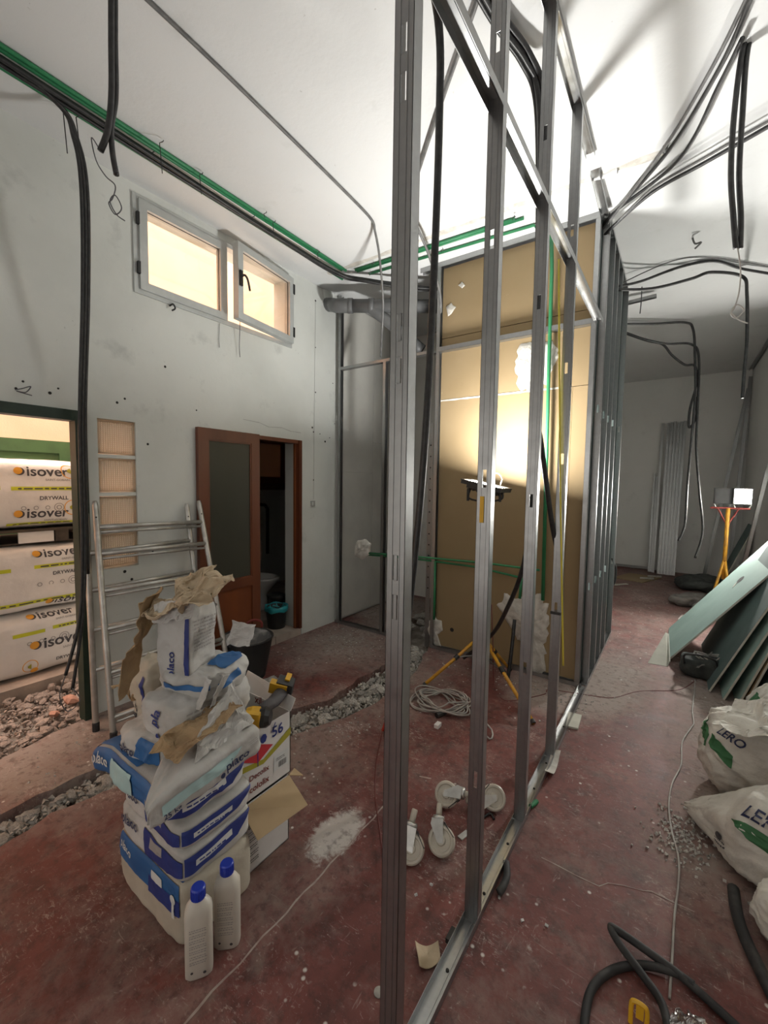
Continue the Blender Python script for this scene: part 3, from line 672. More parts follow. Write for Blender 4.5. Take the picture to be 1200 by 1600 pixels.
# blobs of plaster round the boxes and pipe ends
def blob(name, outline, y, h, m, parent, seed=0, axis=1, sgn=-1):
    # outline: world points lying on the plane (coordinate `axis` = y); a lumpy raised pat
    P = [Vector(p) for p in outline]; c = sum(P, Vector())/len(P); n = len(P)*5; ring = []
    for i in range(n):
        t_ = i/5; k = int(t_); a = P[k % len(P)].lerp(P[(k+1) % len(P)], t_-k); a = c+(a-c)*(1+.16*noise.noise(a*30+Vector((seed, 0, 0)))); ring.append(a)
    vs = []; fs = []; LV = (1, .93, .75, .5, .25)
    for s in LV:
        for a in ring:
            q = c+(a-c)*s; e = Vector((0, 0, 0)); e[axis] = sgn*(h*(1-s**3)**.5*(.75+.5*noise.noise(q*26+Vector((0, seed, 0))))) if s < 1 else 0
            vs.append(q+e)
    e = Vector((0, 0, 0)); e[axis] = sgn*h*.9; vs.append(c+e)
    for i in range(len(LV)-1):
        for j in range(n): fs.append((i*n+j, i*n+(j+1) % n, (i+1)*n+(j+1) % n, (i+1)*n+j))
    k = (len(LV)-1)*n; fs += [(k+j, k+(j+1) % n, len(vs)-1) for j in range(n)]
    return B().add(vs, fs).build(name, m, parent, smooth=True)
def poly_px(pts, f): return [f(x, y) for x, y in pts]
tw = lambda x, y: oY(x, y, YT-.001)
blob('plaster_patch', poly_px([(806, 575), (808, 550), (815, 538), (828, 532), (845, 535), (862, 535), (872, 548), (870, 565), (860, 585), (853, 600), (838, 596), (826, 612), (812, 610)], tw), YT, .02, 'plas', fp, 1)
blob('plaster_patch', poly_px([(776, 945), (790, 930), (815, 935), (845, 925), (856, 945), (857, 975), (852, 1010), (853, 1050), (835, 1060), (828, 1010), (808, 1000), (795, 975)], tw), YT, .05, 'plas', fp, 2)
blob('plaster_patch', poly_px([(668, 985), (671, 970), (680, 964), (690, 970), (692, 985), (684, 992), (690, 1012), (676, 1008)], tw), YT, .025, 'plas', fp, 3)
blob('plaster_patch', poly_px([(697, 480), (705, 474), (712, 480), (706, 490), (700, 494)], tw), YT, .012, 'plas', fp, 5)
blob('plaster_patch', poly_px([(716, 446), (722, 440), (727, 446), (722, 451)], tw), YT, .008, 'plas', fp, 6)
b = B()
p = oY(706, 984, YT-.001); b.at(p, (PI/2, 0, 0)).lathe([(.02, 0), (.018, .002)], 12); b.build('pipe_hole', 'hole', fp)
# --- framed side of the toilet block along the passage
sp = thing('side_partition', 'row of studs lining the passage side of the toilet block', 'partition', (XS, 4.4, 0))
for k, y in enumerate((3.66, 3.98, 4.26, 4.56, 5.08)):
    b = B(); stud_geo(b, XS, y, .004, ZC-.01, slots=[.8, 2.2]); b.build('stud', 'galv', sp)
track_geo(B(), (XS, 3.63, .001), (XS, 5.14, .001)).build('floor_track', 'galv', sp)
track_geo(B(), (XS, 3.63, ZC-.001), (XS, 5.14, ZC-.001), (0, 0, -1)).build('ceiling_track', 'galv', sp)
for y0, y1 in ((3.66, 4.37), (4.375, 5.13)): B().box((XS-.04, y0, .02), (XS-.027, y1, ZC-.02)).build('board', 'shadedgreenboard', sp)
struct(B().box((XL, 5.15, -.1), (XS-.03, 5.2, ZC)).build('wall_block', 'greyboard'), 'grey board wall at the back of the toilet block', 'wall')
for y0, y1, z0, z1 in ((3.62, 4.25, .03, 1.72), (4.254, 5.14, .03, 2.1), (3.62, 4.25, 1.723, 3.6), (4.254, 5.14, 2.103, 3.6)):
    B().box((XL+.001, y0, z0), (XL+.03, y1, z1)).build('lining_board', 'greyboard', wleft)
b = B()
for k in range(14): b.at((-2.02, 3.7, .55+.11*k), (PI/2, 0, 0)).lathe([(.008, 0), (.008, .003)], 8)
ps = thing('perforated_strip', 'thin perforated metal strip behind the black drop cable', 'strip', (-2.02, 3.72, 0))
B().box((-2.045, 3.7, -.06), (-1.995, 3.702, 2.2)).build('strip_body', 'galv', ps); b.build('punched_hole', 'hole', ps)
# --- loose profile on the ceiling by the passage
o = track_geo(B(), oY(958, 477, 5.3), oY(1026, 460, 5.3), (0, 0, -1)).build('ceiling_profile', 'galv'); rebase(o); tag(o, 'short galvanised profile under the passage ceiling', 'profile')
o = B(); track_geo(o, (XR-.03, 6.0, ZC-.001), (XR-.03, YF-.05, ZC-.001), (0, 0, -1)); o = o.build('ceiling_channel', 'galv'); rebase(o); tag(o, 'long channel along the top of the right passage wall', 'profile')
# ------------------------------------------------------------------ green conduits, each its own pipe
ZP = ZC-.014
def conduit(label, pts, r=.0115, m='cond', group='green conduits'): return cable('conduit', label, 'conduit', pts, r, m, group, seg=1)
XA, XB_ = -2.70, -2.84
conduit('upper green conduit along the left of the ceiling', [(XA, -.8, ZP), (XA, 3.19, ZP)])
conduit('second green conduit beside the upper one', [(XA-.028, -.8, ZP), (XA-.028, 3.16, ZP)])
conduit('lower green conduit nearest the left wall', [(XB_, -.8, ZP), (XB_, 3.3, ZP)])
conduit('green conduit crossing the ceiling above the brown board, farther from it', [(-2.62, 3.23, ZP), (-1.12, 3.29, ZP)])
conduit('second conduit crossing the ceiling behind the first', [(-2.62, 3.26, ZP), (-1.06, 3.32, ZP)])
conduit('green conduit turning down at the top of the brown board', [(-2.55, 3.36, ZP), (-1.02, 3.45, ZP), (-.995, 3.47, ZP-.03), (-.99, 3.5, ZP-.2), (-.99, 3.56, 3.1), (-.985, 3.57, 2.6)])
conduit('long vertical green conduit on the brown board', [(-.90, 3.48, ZP), (-.90, 3.56, 3.3), (-.895, 3.57, 2.5), (-.87, 3.575, .65)], .015)
conduit('upper of the two horizontal conduits low on the brown board', [oY(575, 864, 3.56), oY(640, 869, 3.56), oY(760, 880, 3.56), oY(843, 891, 3.56)], .0095)
conduit('lower horizontal conduit sloping to the plaster patch', [oY(575, 867, 3.575), oY(640, 872, 3.575), oY(745, 886, 3.575), oY(815, 903, 3.575)], .0095)
conduit('short vertical conduit at the left of the brown board', [oY(680, 876, 3.575), oY(678, 968, 3.575)], .012)
conduit('short conduit ending in the big plaster patch', [oY(815, 903, 3.57), oY(812, 935, 3.57)], .012)
o = blob('plaster_lump', [oY(x, y, 3.57) for x, y in ((554, 855), (560, 845), (572, 842), (580, 850), (578, 866), (566, 875), (556, 868))], 3.57, .05, 'plas', None, 4); rebase(o); tag(o, 'lump of plaster round conduit ends in the open frame', 'plaster lump')
ORD = ('first', 'second', 'third', 'fourth', 'fifth', 'sixth', 'seventh', 'eighth', 'ninth')
def tie(p, ln, lab, m='black'):
    p = Vector(p); o = B().tube([p+Vector((0, .014, .01)), p+Vector((.016, 0, -.012)), p+Vector((0, -.01, -.018)), p+Vector((-.004, .004, -.02-ln))], .0028, 6).build('cable_tie', m); rebase(o); tag(o, lab, 'cable tie', 'cable ties on the ceiling conduits')
for k, (x, y, ln) in enumerate(((102, 172, .2), (122, 180, .14), (238, 236, .03), (252, 220, .16), (314, 270, .11), (395, 337, .03), (414, 331, .02), (428, 345, .1), (497, 393, .03))):
    tie(onp(x, y, 2, ZC-.02), ln, ORD[k]+' black tie from the left on the conduits above the window wall')
for k, (x, y) in enumerate(((578, 425), (582, 410), (690, 388), (802, 337))): tie(onp(x, y, 2, ZC-.02), .01, ORD[k]+' black clip from the left on the conduits crossing above the brown board')
# ------------------------------------------------------------------ grey waste pipe
wp = thing('waste_pipe', 'grey plastic waste pipe elbowing out of the left wall', 'pipe', (-2.7, 3.5, 3.2))
r = .068
A = oX(514, 462, XL+.02); A.z = 3.5; C1 = Vector((-2.93, 3.33, 3.39)); E1 = Vector((-2.0, 3.86, 3.36))
B().tube(spline([A+Vector((-.05, 0, 0)), A+Vector((.06, -.01, -.03)), C1, C1.lerp(E1, .12)], 6), r, 18).build('elbow', 'pvc', wp, smooth=True)
B().tube([C1.lerp(E1, .1), E1], r*.94, 18).build('pipe_run', 'pvc', wp, smooth=True)
for t_ in (.1, .3, .62): B().tube([C1.lerp(E1, t_), C1.lerp(E1, t_+.05)], r*1.06, 18).build('coupling', 'pvc', wp, smooth=True)
B().tube(spline([C1.lerp(E1, .3), C1.lerp(E1, .42)+Vector((0, .02, -.1)), Vector((-2.2, 3.8, 2.95))], 6), r*.85, 16).build('branch', 'pvc', wp, smooth=True)
# upstand box of old mortar around the pipe
o = blob('mortar_collar', [oX(x, y, XL+.002) for x, y in ((504, 440), (512, 437), (530, 440), (532, 462), (528, 482), (512, 478), (505, 462))], XL, .02, 'wall', wp, 7, 0, 1)
# ------------------------------------------------------------------ cables
def W(*a): return Vector(a)
for k, (dx, dz) in enumerate(((0, 0), (.02, -.012), (-.015, -.02), (.035, -.03))):
    cable('cable', ('thick', 'second', 'third', 'lowest')[k]+' black cable following the green ceiling conduits', 'cable',
          [W(-2.76+dx, -.8, ZC-.03+dz), W(-2.75+dx, .6, ZC-.035+dz), W(-2.77+dx, 1.5, ZC-.03+dz), W(-2.77+dx*.5, 2.4, ZC-.035+dz), W(-2.74+dx, 3.1, ZC-.05+dz), W(-2.55+dx, 3.32, ZC-.08+dz), W(-2.2, 3.6+dx, ZC-.12+dz), W(-1.98, 3.75, ZC-.15)], .011, group='cables along the ceiling')
for k, dx in enumerate((0, .016, .031)):
    g_ = 'cables dropping past the green frame'
    bot = [W(-3.02, 1.06+dx, 1.2), W(-2.98, 1.02+dx, .75), W(-2.96, .93+dx*2, .42-.1*k)] if k < 2 else [W(-3.03, 1.06+dx, 1.0)]
    cable('drop_cable', ('leftmost', 'middle', 'rightmost')[k]+' of three black cables dropping past the green door frame', 'cable',
          [W(-2.74, -.8, ZC-.04), W(-2.73, .5, ZC-.045), W(-2.78+dx*.3, .92, ZC-.06), W(-2.83, 1.02+dx*.7, ZC-.16), W(-2.86, 1.06+dx, ZC-.4), W(-2.93, 1.075+dx, 2.7), W(-3.05, 1.08+dx, 1.95)]+bot, .0095, group=g_)
o = cable('bare_wire', 'thin wire looping from the end of the drop cable near the packs', 'wire', [W(-2.96, .93, .42), W(-2.97, .9, .3), W(-2.95, .93, .2), W(-2.93, .99, .25), W(-2.95, .96, .33)], .003, 'wire')
cable('drop_cable', 'left of two black cables hanging at top left, cut short', 'cable', [dp(174, -60, 1.55), dp(174, 60, 1.6), dp(174, 150, 1.62), dp(168, 205, 1.62), dp(157, 236, 1.62)], .0115, group='cut cables at top left')
cable('drop_cable', 'right of two black cables hanging at top left, reaching lower', 'cable', [dp(180, -60, 1.57), dp(180, 60, 1.62), dp(181, 150, 1.64), dp(174, 200, 1.64), dp(176, 240, 1.64), dp(182, 273, 1.64)], .0105, group='cut cables at top left')
cable('coiled_wire', 'thin wires coiled below the cut cables at top left', 'wire', [dp(157, 236, 1.62), dp(143, 215, 1.62), dp(150, 250, 1.62), dp(165, 275, 1.62), dp(180, 290, 1.64), dp(176, 310, 1.64), dp(170, 318, 1.64), dp(180, 335, 1.64), dp(190, 325, 1.64), dp(180, 305, 1.64), dp(172, 315, 1.64), dp(182, 335, 1.64), dp(195, 345, 1.64)], .0022, 'wire', seg=6)
cable('ceiling_cable', 'grey cable clipped diagonally across the ceiling and dropping to the frame', 'cable',
      [W(-1.93, .2, ZC-.015), W(-1.94, 1.05, ZC-.012), W(-1.96, 1.6, ZC-.012), W(-2.0, 2.3, ZC-.012), W(-2.03, 2.68, ZC-.014), W(-2.06, 2.78, ZC-.05), W(-2.1, 2.9, 3.45), W(-2.2, 3.1, 3.2), W(-2.35, 3.3, 2.98), W(-2.5, 3.5, 2.86)], .0095, 'greycable')
cable('ceiling_cable', 'grey cable on the ceiling behind the nearest stud', 'cable', [onp(760, -60, 2, ZC-.02), onp(746, 0, 2, ZC-.02), onp(700, 130, 2, ZC-.02), onp(656, 262, 2, ZC-.02), onp(640, 320, 2, ZC-.03), W(-1.75, 3.1, 3.45), W(-1.85, 3.5, 3.3), W(-1.95, 3.7, 3.1)], .011, 'greycable')
cable('drop_conduit', 'thick black corrugated conduit hanging beside the nearest stud', 'conduit', [W(-.85, 1.3, ZC-.03), W(-.92, 1.66, ZC-.08), W(-.955, 1.76, 3.2), W(-.97, 1.76, 2.4), W(-1.0, 1.75, 1.6), W(-1.06, 1.72, .8), W(-1.12, 1.69, .02)], .0175, group=None, n=12)
for k, (dx, dy) in enumerate(((0, 0), (.022, .012), (-.02, .02), (.006, .034))):
    end = [[W(-.62, 2.28, 1.98), oY(846, 695, 2.4), oY(862, 815, 2.5), oY(874, 880, 2.6), oY(877, 960, 2.65)], [W(-.635, 2.27, 1.6), oY(827, 825, 2.35), oY(816, 890, 2.45), oY(795, 945, 2.6), oY(768, 992, 3.0), oY(725, 1028, 3.42)], [W(-.64, 2.25, 2.3)], [W(-.635, 2.25, 2.1)]][k]
    cable('drop_cable', ('first', 'second', 'third', 'fourth')[k]+' black cable of the bundle dropping behind the third stud', 'cable',
          [W(-.80+dx, 1.2, ZC-.03-dy), W(-.74+dx, 1.8, ZC-.03-dy), W(-.68+dx, 2.05, ZC-.05-dy), W(-.645+dx, 2.17+dy, ZC-.16), W(-.635+dx*.8, 2.22+dy, 3.1), W(-.632+dx*.6, 2.24+dy, 2.6)]+end, .014 if k < 2 else .011, group='cables dropping behind the third stud')
cable('measuring_tape', 'yellow line hanging straight down by the fourth stud', 'tape', [oY(873, 405, 2.49), oY(875, 700, 2.49), oY(877, 860, 2.49), oY(880, 1040, 2.49)], .005, 'tape')
cable('hose_end', 'short black hose end hanging before the big plaster patch', 'hose', [oY(804, 968, 3.45), oY(800, 1010, 3.4), oY(795, 1050, 3.35), oY(791, 1076, 3.33)], .015)
# right-hand cables
cc = W(-.49, 3.6, ZC-.06)
for k, (p, lab) in enumerate(((((1040, 228), (1110, 110), (1175, -20)), 'grey cable rising to the ceiling clip'), (((1045, 235), (1125, 105), (1180, -20)), 'black cable rising close to the ceiling clip'), (((1060, 250), (1125, 130), (1160, 60)), 'slack black cable rising toward the cut cables'))):
    cable('ceiling_cable', lab+' from the partition corner', 'cable', [W(XS-.1, 3.72, ZC-.12), cc+W(0, -.02, .01*k)]+[onp(x, y, 2, ZC-.025-.012*k) for x, y in p], .011 if k else .009, 'cable' if k else 'greycable', group='cables fanning from the partition corner')
for k in range(2):
    cable('ceiling_cable', ('thicker', 'thinner')[k]+' cable running right from the partition corner', 'cable', [W(XS-.1, 3.75, ZC-.16), cc+W(0, .02, -.05)]+[onp(x, y, 2, ZC-.05) for x, y in ((1020, 300-6*k), (1100, 255-8*k), (1200, 198-8*k), (1280, 150))], (.012, .008)[k], ('cable', 'greycable')[k], group='cables fanning from the partition corner')
for k, x in enumerate((0, 13)):
    cable('drop_cable', ('left', 'right')[k]+' of two cut black cables hanging at top right', 'cable', [dp(1195+x, -40, 1.9), dp(1178+x*.5, 30, 1.92), dp(1160+x*.6, 80, 1.93), dp(1147+x, 180, 1.95), dp(1142+x, 270, 1.95), dp(1146+x*.9, 340, 1.95), dp(1150+x*.5, 388, 1.95)], .0115, group='cut cables at top right')
cable('coiled_wire', 'pale wires ending in a small coil at right', 'wire', [dp(1152, 385, 1.95), dp(1157, 420, 1.95), dp(1155, 455, 1.95), dp(1148, 480, 1.95), dp(1142, 490, 1.95), dp(1150, 497, 1.95), dp(1162, 485, 1.95), dp(1152, 476, 1.95), dp(1143, 488, 1.95), dp(1155, 500, 1.95), dp(1168, 505, 1.95)], .003, 'whitecable', seg=6)
cable('passage_cable', 'black cable crossing the passage ceiling and dropping at right', 'cable', [W(XS-.05, 4.5, 3.42), W(-.3, 4.75, 3.45), W(.0, 4.9, 3.52), W(.15, 4.9, 3.54), onp(1160, 432, 2, ZC-.08), dp(1167, 460, 3.8), dp(1167, 530, 3.8), dp(1163, 580, 3.8), dp(1160, 622, 3.8)], .014)
cable('passage_cable', 'upper black cable bowing over the passage ceiling', 'cable', [W(XS-.05, 4.5, 3.44), onp(1000, 440, 2, ZC-.1), onp(1060, 418, 2, ZC-.03), onp(1115, 408, 2, ZC-.02), onp(1160, 420, 2, ZC-.04), onp(1230, 432, 2, ZC-.05)], .012)
cable('passage_cable', 'thin grey wire across the passage ceiling', 'wire', [W(XS-.05, 4.8, ZC-.06), onp(1050, 408, 2, ZC-.01), onp(1120, 403, 2, ZC-.01), onp(1210, 418, 2, ZC-.01)], .005, 'greycable')
dd = 5.08
for k, (pts, lab) in enumerate(((((960, 506), (1020, 506), (1070, 504), (1083, 515), (1086, 560), (1086, 620), (1080, 690), (1074, 760), (1070, 820), (1060, 845)), 'left far cable looping over the passage and hanging low'),
                                (((960, 512), (1000, 528), (1040, 537), (1080, 538), (1092, 560), (1090, 640), (1088, 700), (1093, 770), (1098, 830), (1086, 872)), 'right far cable hanging lowest over the passage'),
                                (((960, 515), (1010, 532), (1035, 538), (1050, 555), (1070, 570), (1086, 572), (1088, 600), (1078, 640), (1077, 668), (1088, 650), (1088, 620)), 'short far cable caught up in a loop'))):
    cable('passage_cable', lab, 'cable', [dp(x, y, dd+.03*k) for x, y in pts], .0135, group='far hanging cables')
cable('passage_cable', 'cable hanging down the end stud of the toilet block', 'cable', [dp(961, 525, 4.6), dp(960, 600, 4.6), dp(957, 690, 4.6), dp(951, 780, 4.6), dp(950, 850, 4.6), dp(962, 890, 4.6), dp(955, 918, 4.6), dp(930, 922, 4.6)], .012)
# ------------------------------------------------------------------ rubble
def chunk(seed, flat=.6):
    rnd = random.Random(seed); n = 9; pts = []
    vs = [(0, 0, .5*flat)]; 
    rings = ((.32, .42), (.5, .05), (.36, -.38))
    k = 7
    for r_, z_ in rings:
        for j in range(k):
            a = 2*PI*(j+.35*rnd.random())/k; rr = r_*(.75+.5*rnd.random()); vs.append((rr*math.cos(a), rr*math.sin(a)*(.7+.2*rnd.random()), flat*(z_+.16*(rnd.random()-.5))))
    vs.append((0, 0, -.45*flat)); fs = [(0, 1+j, 1+(j+1) % k) for j in range(k)]
    for i in range(2):
        for j in range(k): a = 1+i*k+j; c = 1+i*k+(j+1) % k; fs += [(a, a+k, c+k), (a, c+k, c)]
    fs += [(1+2*k+j, len(vs)-1, 1+2*k+(j+1) % k) for j in range(k)]
    return vs, fs
CH = {}
for m_ in ('conc', 'concw', 'warmed', 'brick'):
    CH[m_] = []
    for s in range(6):
        vs, fs = chunk(s*5+len(m_), .45+.1*(s % 4)); me = bpy.data.meshes.new('rubble_chunk'); me.from_pydata(vs, [], fs); me.materials.append(M[m_]); CH[m_].append(me)
def inter(poly, y):                                       # x of a polyline at this y
    for (x0, y0), (x1, y1) in zip(poly[:-1], poly[1:]):
        if y0 <= y <= y1: return x0+(x1-x0)*(y-y0)/(y1-y0)
    return poly[-1][0]
rnd = random.Random(11)
def stone(x, y, z, s, m_, label, grp):
    o = bpy.data.objects.new('rubble_chunk', rnd.choice(CH[m_])); col.objects.link(o); o.location = (x, y, z)
    o.rotation_euler = (rnd.uniform(-.5, .5), rnd.uniform(-.5, .5), rnd.uniform(0, 6.28)); o.scale = (s, s*rnd.uniform(.75, 1.2), s*rnd.uniform(.7, 1.1)); tag(o, label, 'rubble', grp)
for i in range(95):
    y = rnd.uniform(1.55, 3.5); x = rnd.uniform(inter(UP, y)+.05, inter(LO, y)-.04); s = rnd.choice((.05, .06, .07, .09, .11, .05))
    stone(x, y, rnd.uniform(-.055, -.01), s, rnd.choice(('conc', 'concw', 'concw', 'conc')), 'broken concrete chunk in the trench beyond the boxes', 'rubble in the far trench')
for i in range(45):
    y = rnd.uniform(.3, 1.1); x = rnd.uniform(inter(UP, y)+.06, inter(LO, y)-.03); s = rnd.choice((.05, .07, .09, .06))
    stone(x, y, rnd.uniform(-.055, -.02), s, 'conc', 'broken concrete chunk in the trench left of the sacks', 'rubble in the near trench')
for i in range(160):
    y = rnd.uniform(.45, 1.28); x = rnd.uniform(-3.92, inter(PITE, min(y, 1.19))-.04); s = rnd.choice((.05, .06, .075, .09, .045))
    stone(x, y, rnd.uniform(-.045, .0), s, 'warmed', 'dusty rubble chunk in the pit below the yard opening', 'rubble at the yard opening')
for i in range(26):
    stone(rnd.uniform(-2.5, -2.0), rnd.uniform(3.75, 5.0), rnd.uniform(-.03, .05), rnd.choice((.08, .11, .14)), 'conc', 'rubble chunk heaped behind the open frame', 'rubble behind the open frame')
for x, y, s, lab in ((85, 1120, .085, 'larger orange brick fragment in the pit rubble'), (110, 1098, .10, 'pale pink brick fragment near the green jamb')):
    p = fl(x, y); stone(p.x, p.y, .02, s, 'brick', lab, None)
def gravel(name, n, fn, m_, lab, parent=None, s0=.006, s1=.022):
    b = B()
    for i in range(n):
        p = fn(); s = rnd.uniform(s0, s1); b.at(p, (rnd.uniform(-1, 1), rnd.uniform(-1, 1), rnd.uniform(0, 6))).add([(s, 0, 0), (-s*.7, s*.6, 0), (-s*.5, -s*.8, 0), (0, 0, s*.8), (0, .1*s, -s*.7)], [(0, 1, 3), (1, 2, 3), (2, 0, 3), (1, 0, 4), (2, 1, 4), (0, 2, 4)])
    o = b.build(name, m_, parent); tag(o, lab, None if parent else 'gravel', kind='stuff'); return o
def f1():
    y = rnd.uniform(1.5, 3.55); return (rnd.uniform(inter(UP, y)+.03, inter(LO, y)-.01), y, rnd.uniform(-.06, -.015))
gravel('crushed_plaster', 1500, f1, 'concw', 'crushed plaster and grit filling the far trench')
def f2():
    y = rnd.uniform(-.5, 1.3); return (rnd.uniform(inter(UP, y)+.03, inter(LO, y)-.01), y, rnd.uniform(-.06, -.02))
gravel('trench_grit', 900, f2, 'conc', 'grit filling the near trench')
def f3():
    y = rnd.uniform(-.2, 1.28); return (rnd.uniform(-3.93, -3.1), y, rnd.uniform(-.06, -.02))
gravel('pit_grit', 1500, f3, 'warmed', 'grit in the pit at the yard opening')
def f4():
    c = rnd.choice(((-2.85, 3.3, .28, .3), (-1.0, 3.35, .35, .2), (-.62, 3.3, .2, .4), (-2.5, 3.2, .3, .3), (-.45, 3.7, .12, .4), (-1.75, 1.9, .25, .4), (-2.7, 1.0, .3, .3))); return (rnd.gauss(c[0], c[2]*.6), rnd.gauss(c[1], c[3]*.6), .002)
def f4c():
    while True:
        p = f4()
        if p[1] < 3.55 and not (inter(UP, p[1])-.02 < p[0] < inter(LO, p[1])+.02) and p[0] > -3.1: return p
gravel('plaster_crumbs', 420, f4c, 'concw', 'white plaster crumbs scattered on the red floor', s0=.003, s1=.011)
def f5():
    return (rnd.gauss(.1, .06), rnd.gauss(2.3, .1), .003)
gravel('shavings', 260, f5, 'concw', 'white shavings spilled at the mouth of the front rubble sack', s0=.004, s1=.012)
# cement patch near the bucket
o = slabpoly('cement_patch', jag([fl(*p).xy for p in ((366, 1078), (428, 1056), (448, 1070), (410, 1098), (372, 1092), (366, 1078))], .03, .01), 'conc', .006, .006); tag(o, 'rough grey cement patch on the floor beside the bucket', 'patch')
# ------------------------------------------------------------------ ladders
def ladder(name, label, L0, L1, R0, R1, rungs, rw=.0165, pair=True):
    t = thing(name, label, 'ladder', (Vector(L0)+Vector(R0))/2)
    L0, L1, R0, R1 = (Vector(p) for p in (L0, L1, R0, R1))
    for a, c in ((L0, L1), (R0, R1)):
        d = (c-a); B().tube([a, a+d*.02, a+d*.98, c], [.015, .0185, .0185, .012], 12).build('rail', 'alul', t, smooth=True)
        q = a+d*.93; B().at(q+Vector((.0165, -.006, 0)), (0, PI/2, 0)).lathe([(.005, 0), (.005, .004)], 8).build('bolt_hole', 'hole', t)
        B().at(a, (0, 0, 0)).lathe([(.02, 0), (.021, .05), (.019, .055)], 10).build('rubber_foot', 'rubber', t)
    for f in rungs:
        a = L0.lerp(L1, f); c = R0.lerp(R1, f)
        for k in range(2 if pair else 1):
            o = Vector((.006, 0, -.032))*k; B().tube([a+o, c+o], rw if k == 0 else rw*.6, 8).build('rung', 'alul', t, smooth=True)
    return t
ladder('ladder', 'front aluminium ladder leaning on the left wall behind the sacks', (-2.76, 1.10, 0), (-3.10, 1.167, 1.456), (-2.70, 1.90, 0), (-3.10, 1.89, 1.44), (.09, .27, .45, .61, .77, .885))
ladder('ladder', 'rear half of the leaning aluminium ladder, closer to the wall', (-2.96, 1.08, 0), (-3.12, 1.12, 1.40), (-2.93, 1.84, 0), (-3.12, 1.80, 1.42), (.27, .45, .63, .8), pair=False)
# ------------------------------------------------------------------ insulation packs in the yard
PX0, PX1 = -4.85, -4.05
def pack(label, z0, z1, ya, yb, seed, lines, m=7):
    h = z1-z0; L = yb-ya; t = thing('insulation_pack', label, 'pack', ((PX0+PX1)/2, (ya+yb)/2, z0), 'insulation packs in the yard')
    s = Sack(PX1-PX0, L, h, m, .014, 4, seed); s.mesh(18).build('wrapped_body', 'packfilm', t, True, True)
    fn = s.fn('+x', .002); U = lambda y: (y-(ya+yb)/2)/(L/2); V = lambda z_: (z_-z0)/(h/2)-1; asp = L/h
    for kind, y, z_, a in lines:
        b = B()
        if kind == 'logo':
            put_text(b, 'isover', fn, U(y), V(z_), a/(L/2), asp); b.build('lettering', 'inkgrey', t, local=True)
            b = B(); put_disc(b, s.fn('+x', .003), U(y-a*.16), V(z_+a*.13), a*.11/(L/2), asp); put_disc(b, s.fn('+x', .0045), U(y-a*.20), V(z_+a*.145), a*.10/(L/2), asp, 1); b.build('logo_ball', ['inkgrey', 'orange'], t, local=True)
            b = B(); put_text(b, 'SAINT-GOBAIN', fn, U(y+a*.42), V(z_-a*.13), .58*a/(L/2), asp); b.build('small_lettering', 'inklight', t, local=True)
        elif kind == 'dry': put_text(b, 'DRYWALL', fn, U(y), V(z_), a/(L/2), asp); b.build('lettering', 'inkgrey', t, local=True)
        elif kind == 'band':
            put_poly(b, fn, ((U(y), V(z_-.014)), (U(y+a), V(z_-.014)), (U(y+a), V(z_+.014)), (U(y), V(z_+.014))), 0, 8); b.build('lime_band', 'lime', t, local=True)
            if a > .2:
                b = B(); put_dashes(b, s.fn('+x', .003), U(y+.04), V(z_-.006), (a-.08)/(L/2), .024/(h/2), 1, seed); b.build('band_lettering', 'inkgrey', t, local=True)['kind'] = 'stuff'
        elif kind == 'icons':
            for i in range(4): put_disc(b, fn, U(y+i*.075), V(z_), (.016 if i < 3 else .034)/(L/2), asp, 0, 18, (.011 if i < 3 else .029)/(L/2))
            put_disc(b, fn, U(y+.225), V(z_), .018/(L/2), asp, 0, 18, .012/(L/2)); b.build('icon_rings', 'inklight', t, local=True)
        elif kind == 'big':
            put_disc(b, fn, U(y), V(z_), a/(L/2), asp, 0, 24, a*.9/(L/2)); b.build('icon_ring', 'orange', t, local=True)
            b = B(); put_disc(b, s.fn('+x', .003), U(y+a*.55), V(z_-a*.85), a*.5/(L/2), asp); b.build('orange_spot', 'orange', t, local=True)
            b = B(); put_poly(b, s.fn('+x', .004), ((U(y-a*.35), V(z_-a*.14)), (U(y+.1*a), V(z_-a*.42)), (U(y+.1*a), V(z_+a*.42)), (U(y-a*.35), V(z_+a*.14))), 0, 3); b.build('speaker_mark', 'olive', t, local=True)
    return t
ya, yb = .25, 1.62
pack('top insulation pack in the yard, above the dark pallet gap', 1.21, 1.745, ya, yb, 1, [('logo', 1.08, 1.615, .27), ('band', .55, 1.525, .37), ('band', .98, 1.52, .46), ('dry', 1.15, 1.43, .19), ('icons', 1.05, 1.37, 0), ('logo', 1.07, 1.29, .27), ('big', 1.37, 1.365, .062), ('big', 1.36, 1.66, .062), ('band', .95, 1.235, .5)])
pack('middle insulation pack in the yard, under the pallet', .565, 1.085, ya, yb, 2, [('logo', 1.17, .98, .26), ('band', .6, .905, .36), ('band', 1.1, .91, .42), ('dry', 1.22, .83, .18), ('icons', 1.13, .77, 0), ('band', .85, .64, .65), ('logo', 1.24, .585, .24)])
pack('lowest insulation pack in the yard, resting on the screed', .055, .56, ya, yb, 3, [('logo', 1.12, .50, .25), ('band', .95, .40, .2), ('band', 1.2, .41, .3), ('logo', 1.14, .255, .3), ('dry', 1.22, .13, .16), ('icons', 1.05, .32, 0), ('big', 1.05, .14, .05)])
pl = thing('pallet', 'dark pallet between the upper and middle insulation packs', 'pallet', (-4.45, .95, 1.088))
for y in (.3, .82, 1.25, 1.55): B().box((PX0+.05, y, 1.10), (PX1-.03, y+.09, 1.185)).build('block', 'pallet', pl)
B().box((PX0+.02, ya+.05, 1.088), (PX1-.06, yb, 1.10)).build('bottom_board', 'pallet', pl); B().box((PX0+.02, ya+.02, 1.185), (PX1-.02, yb, 1.205)).build('top_board', 'pallet', pl)
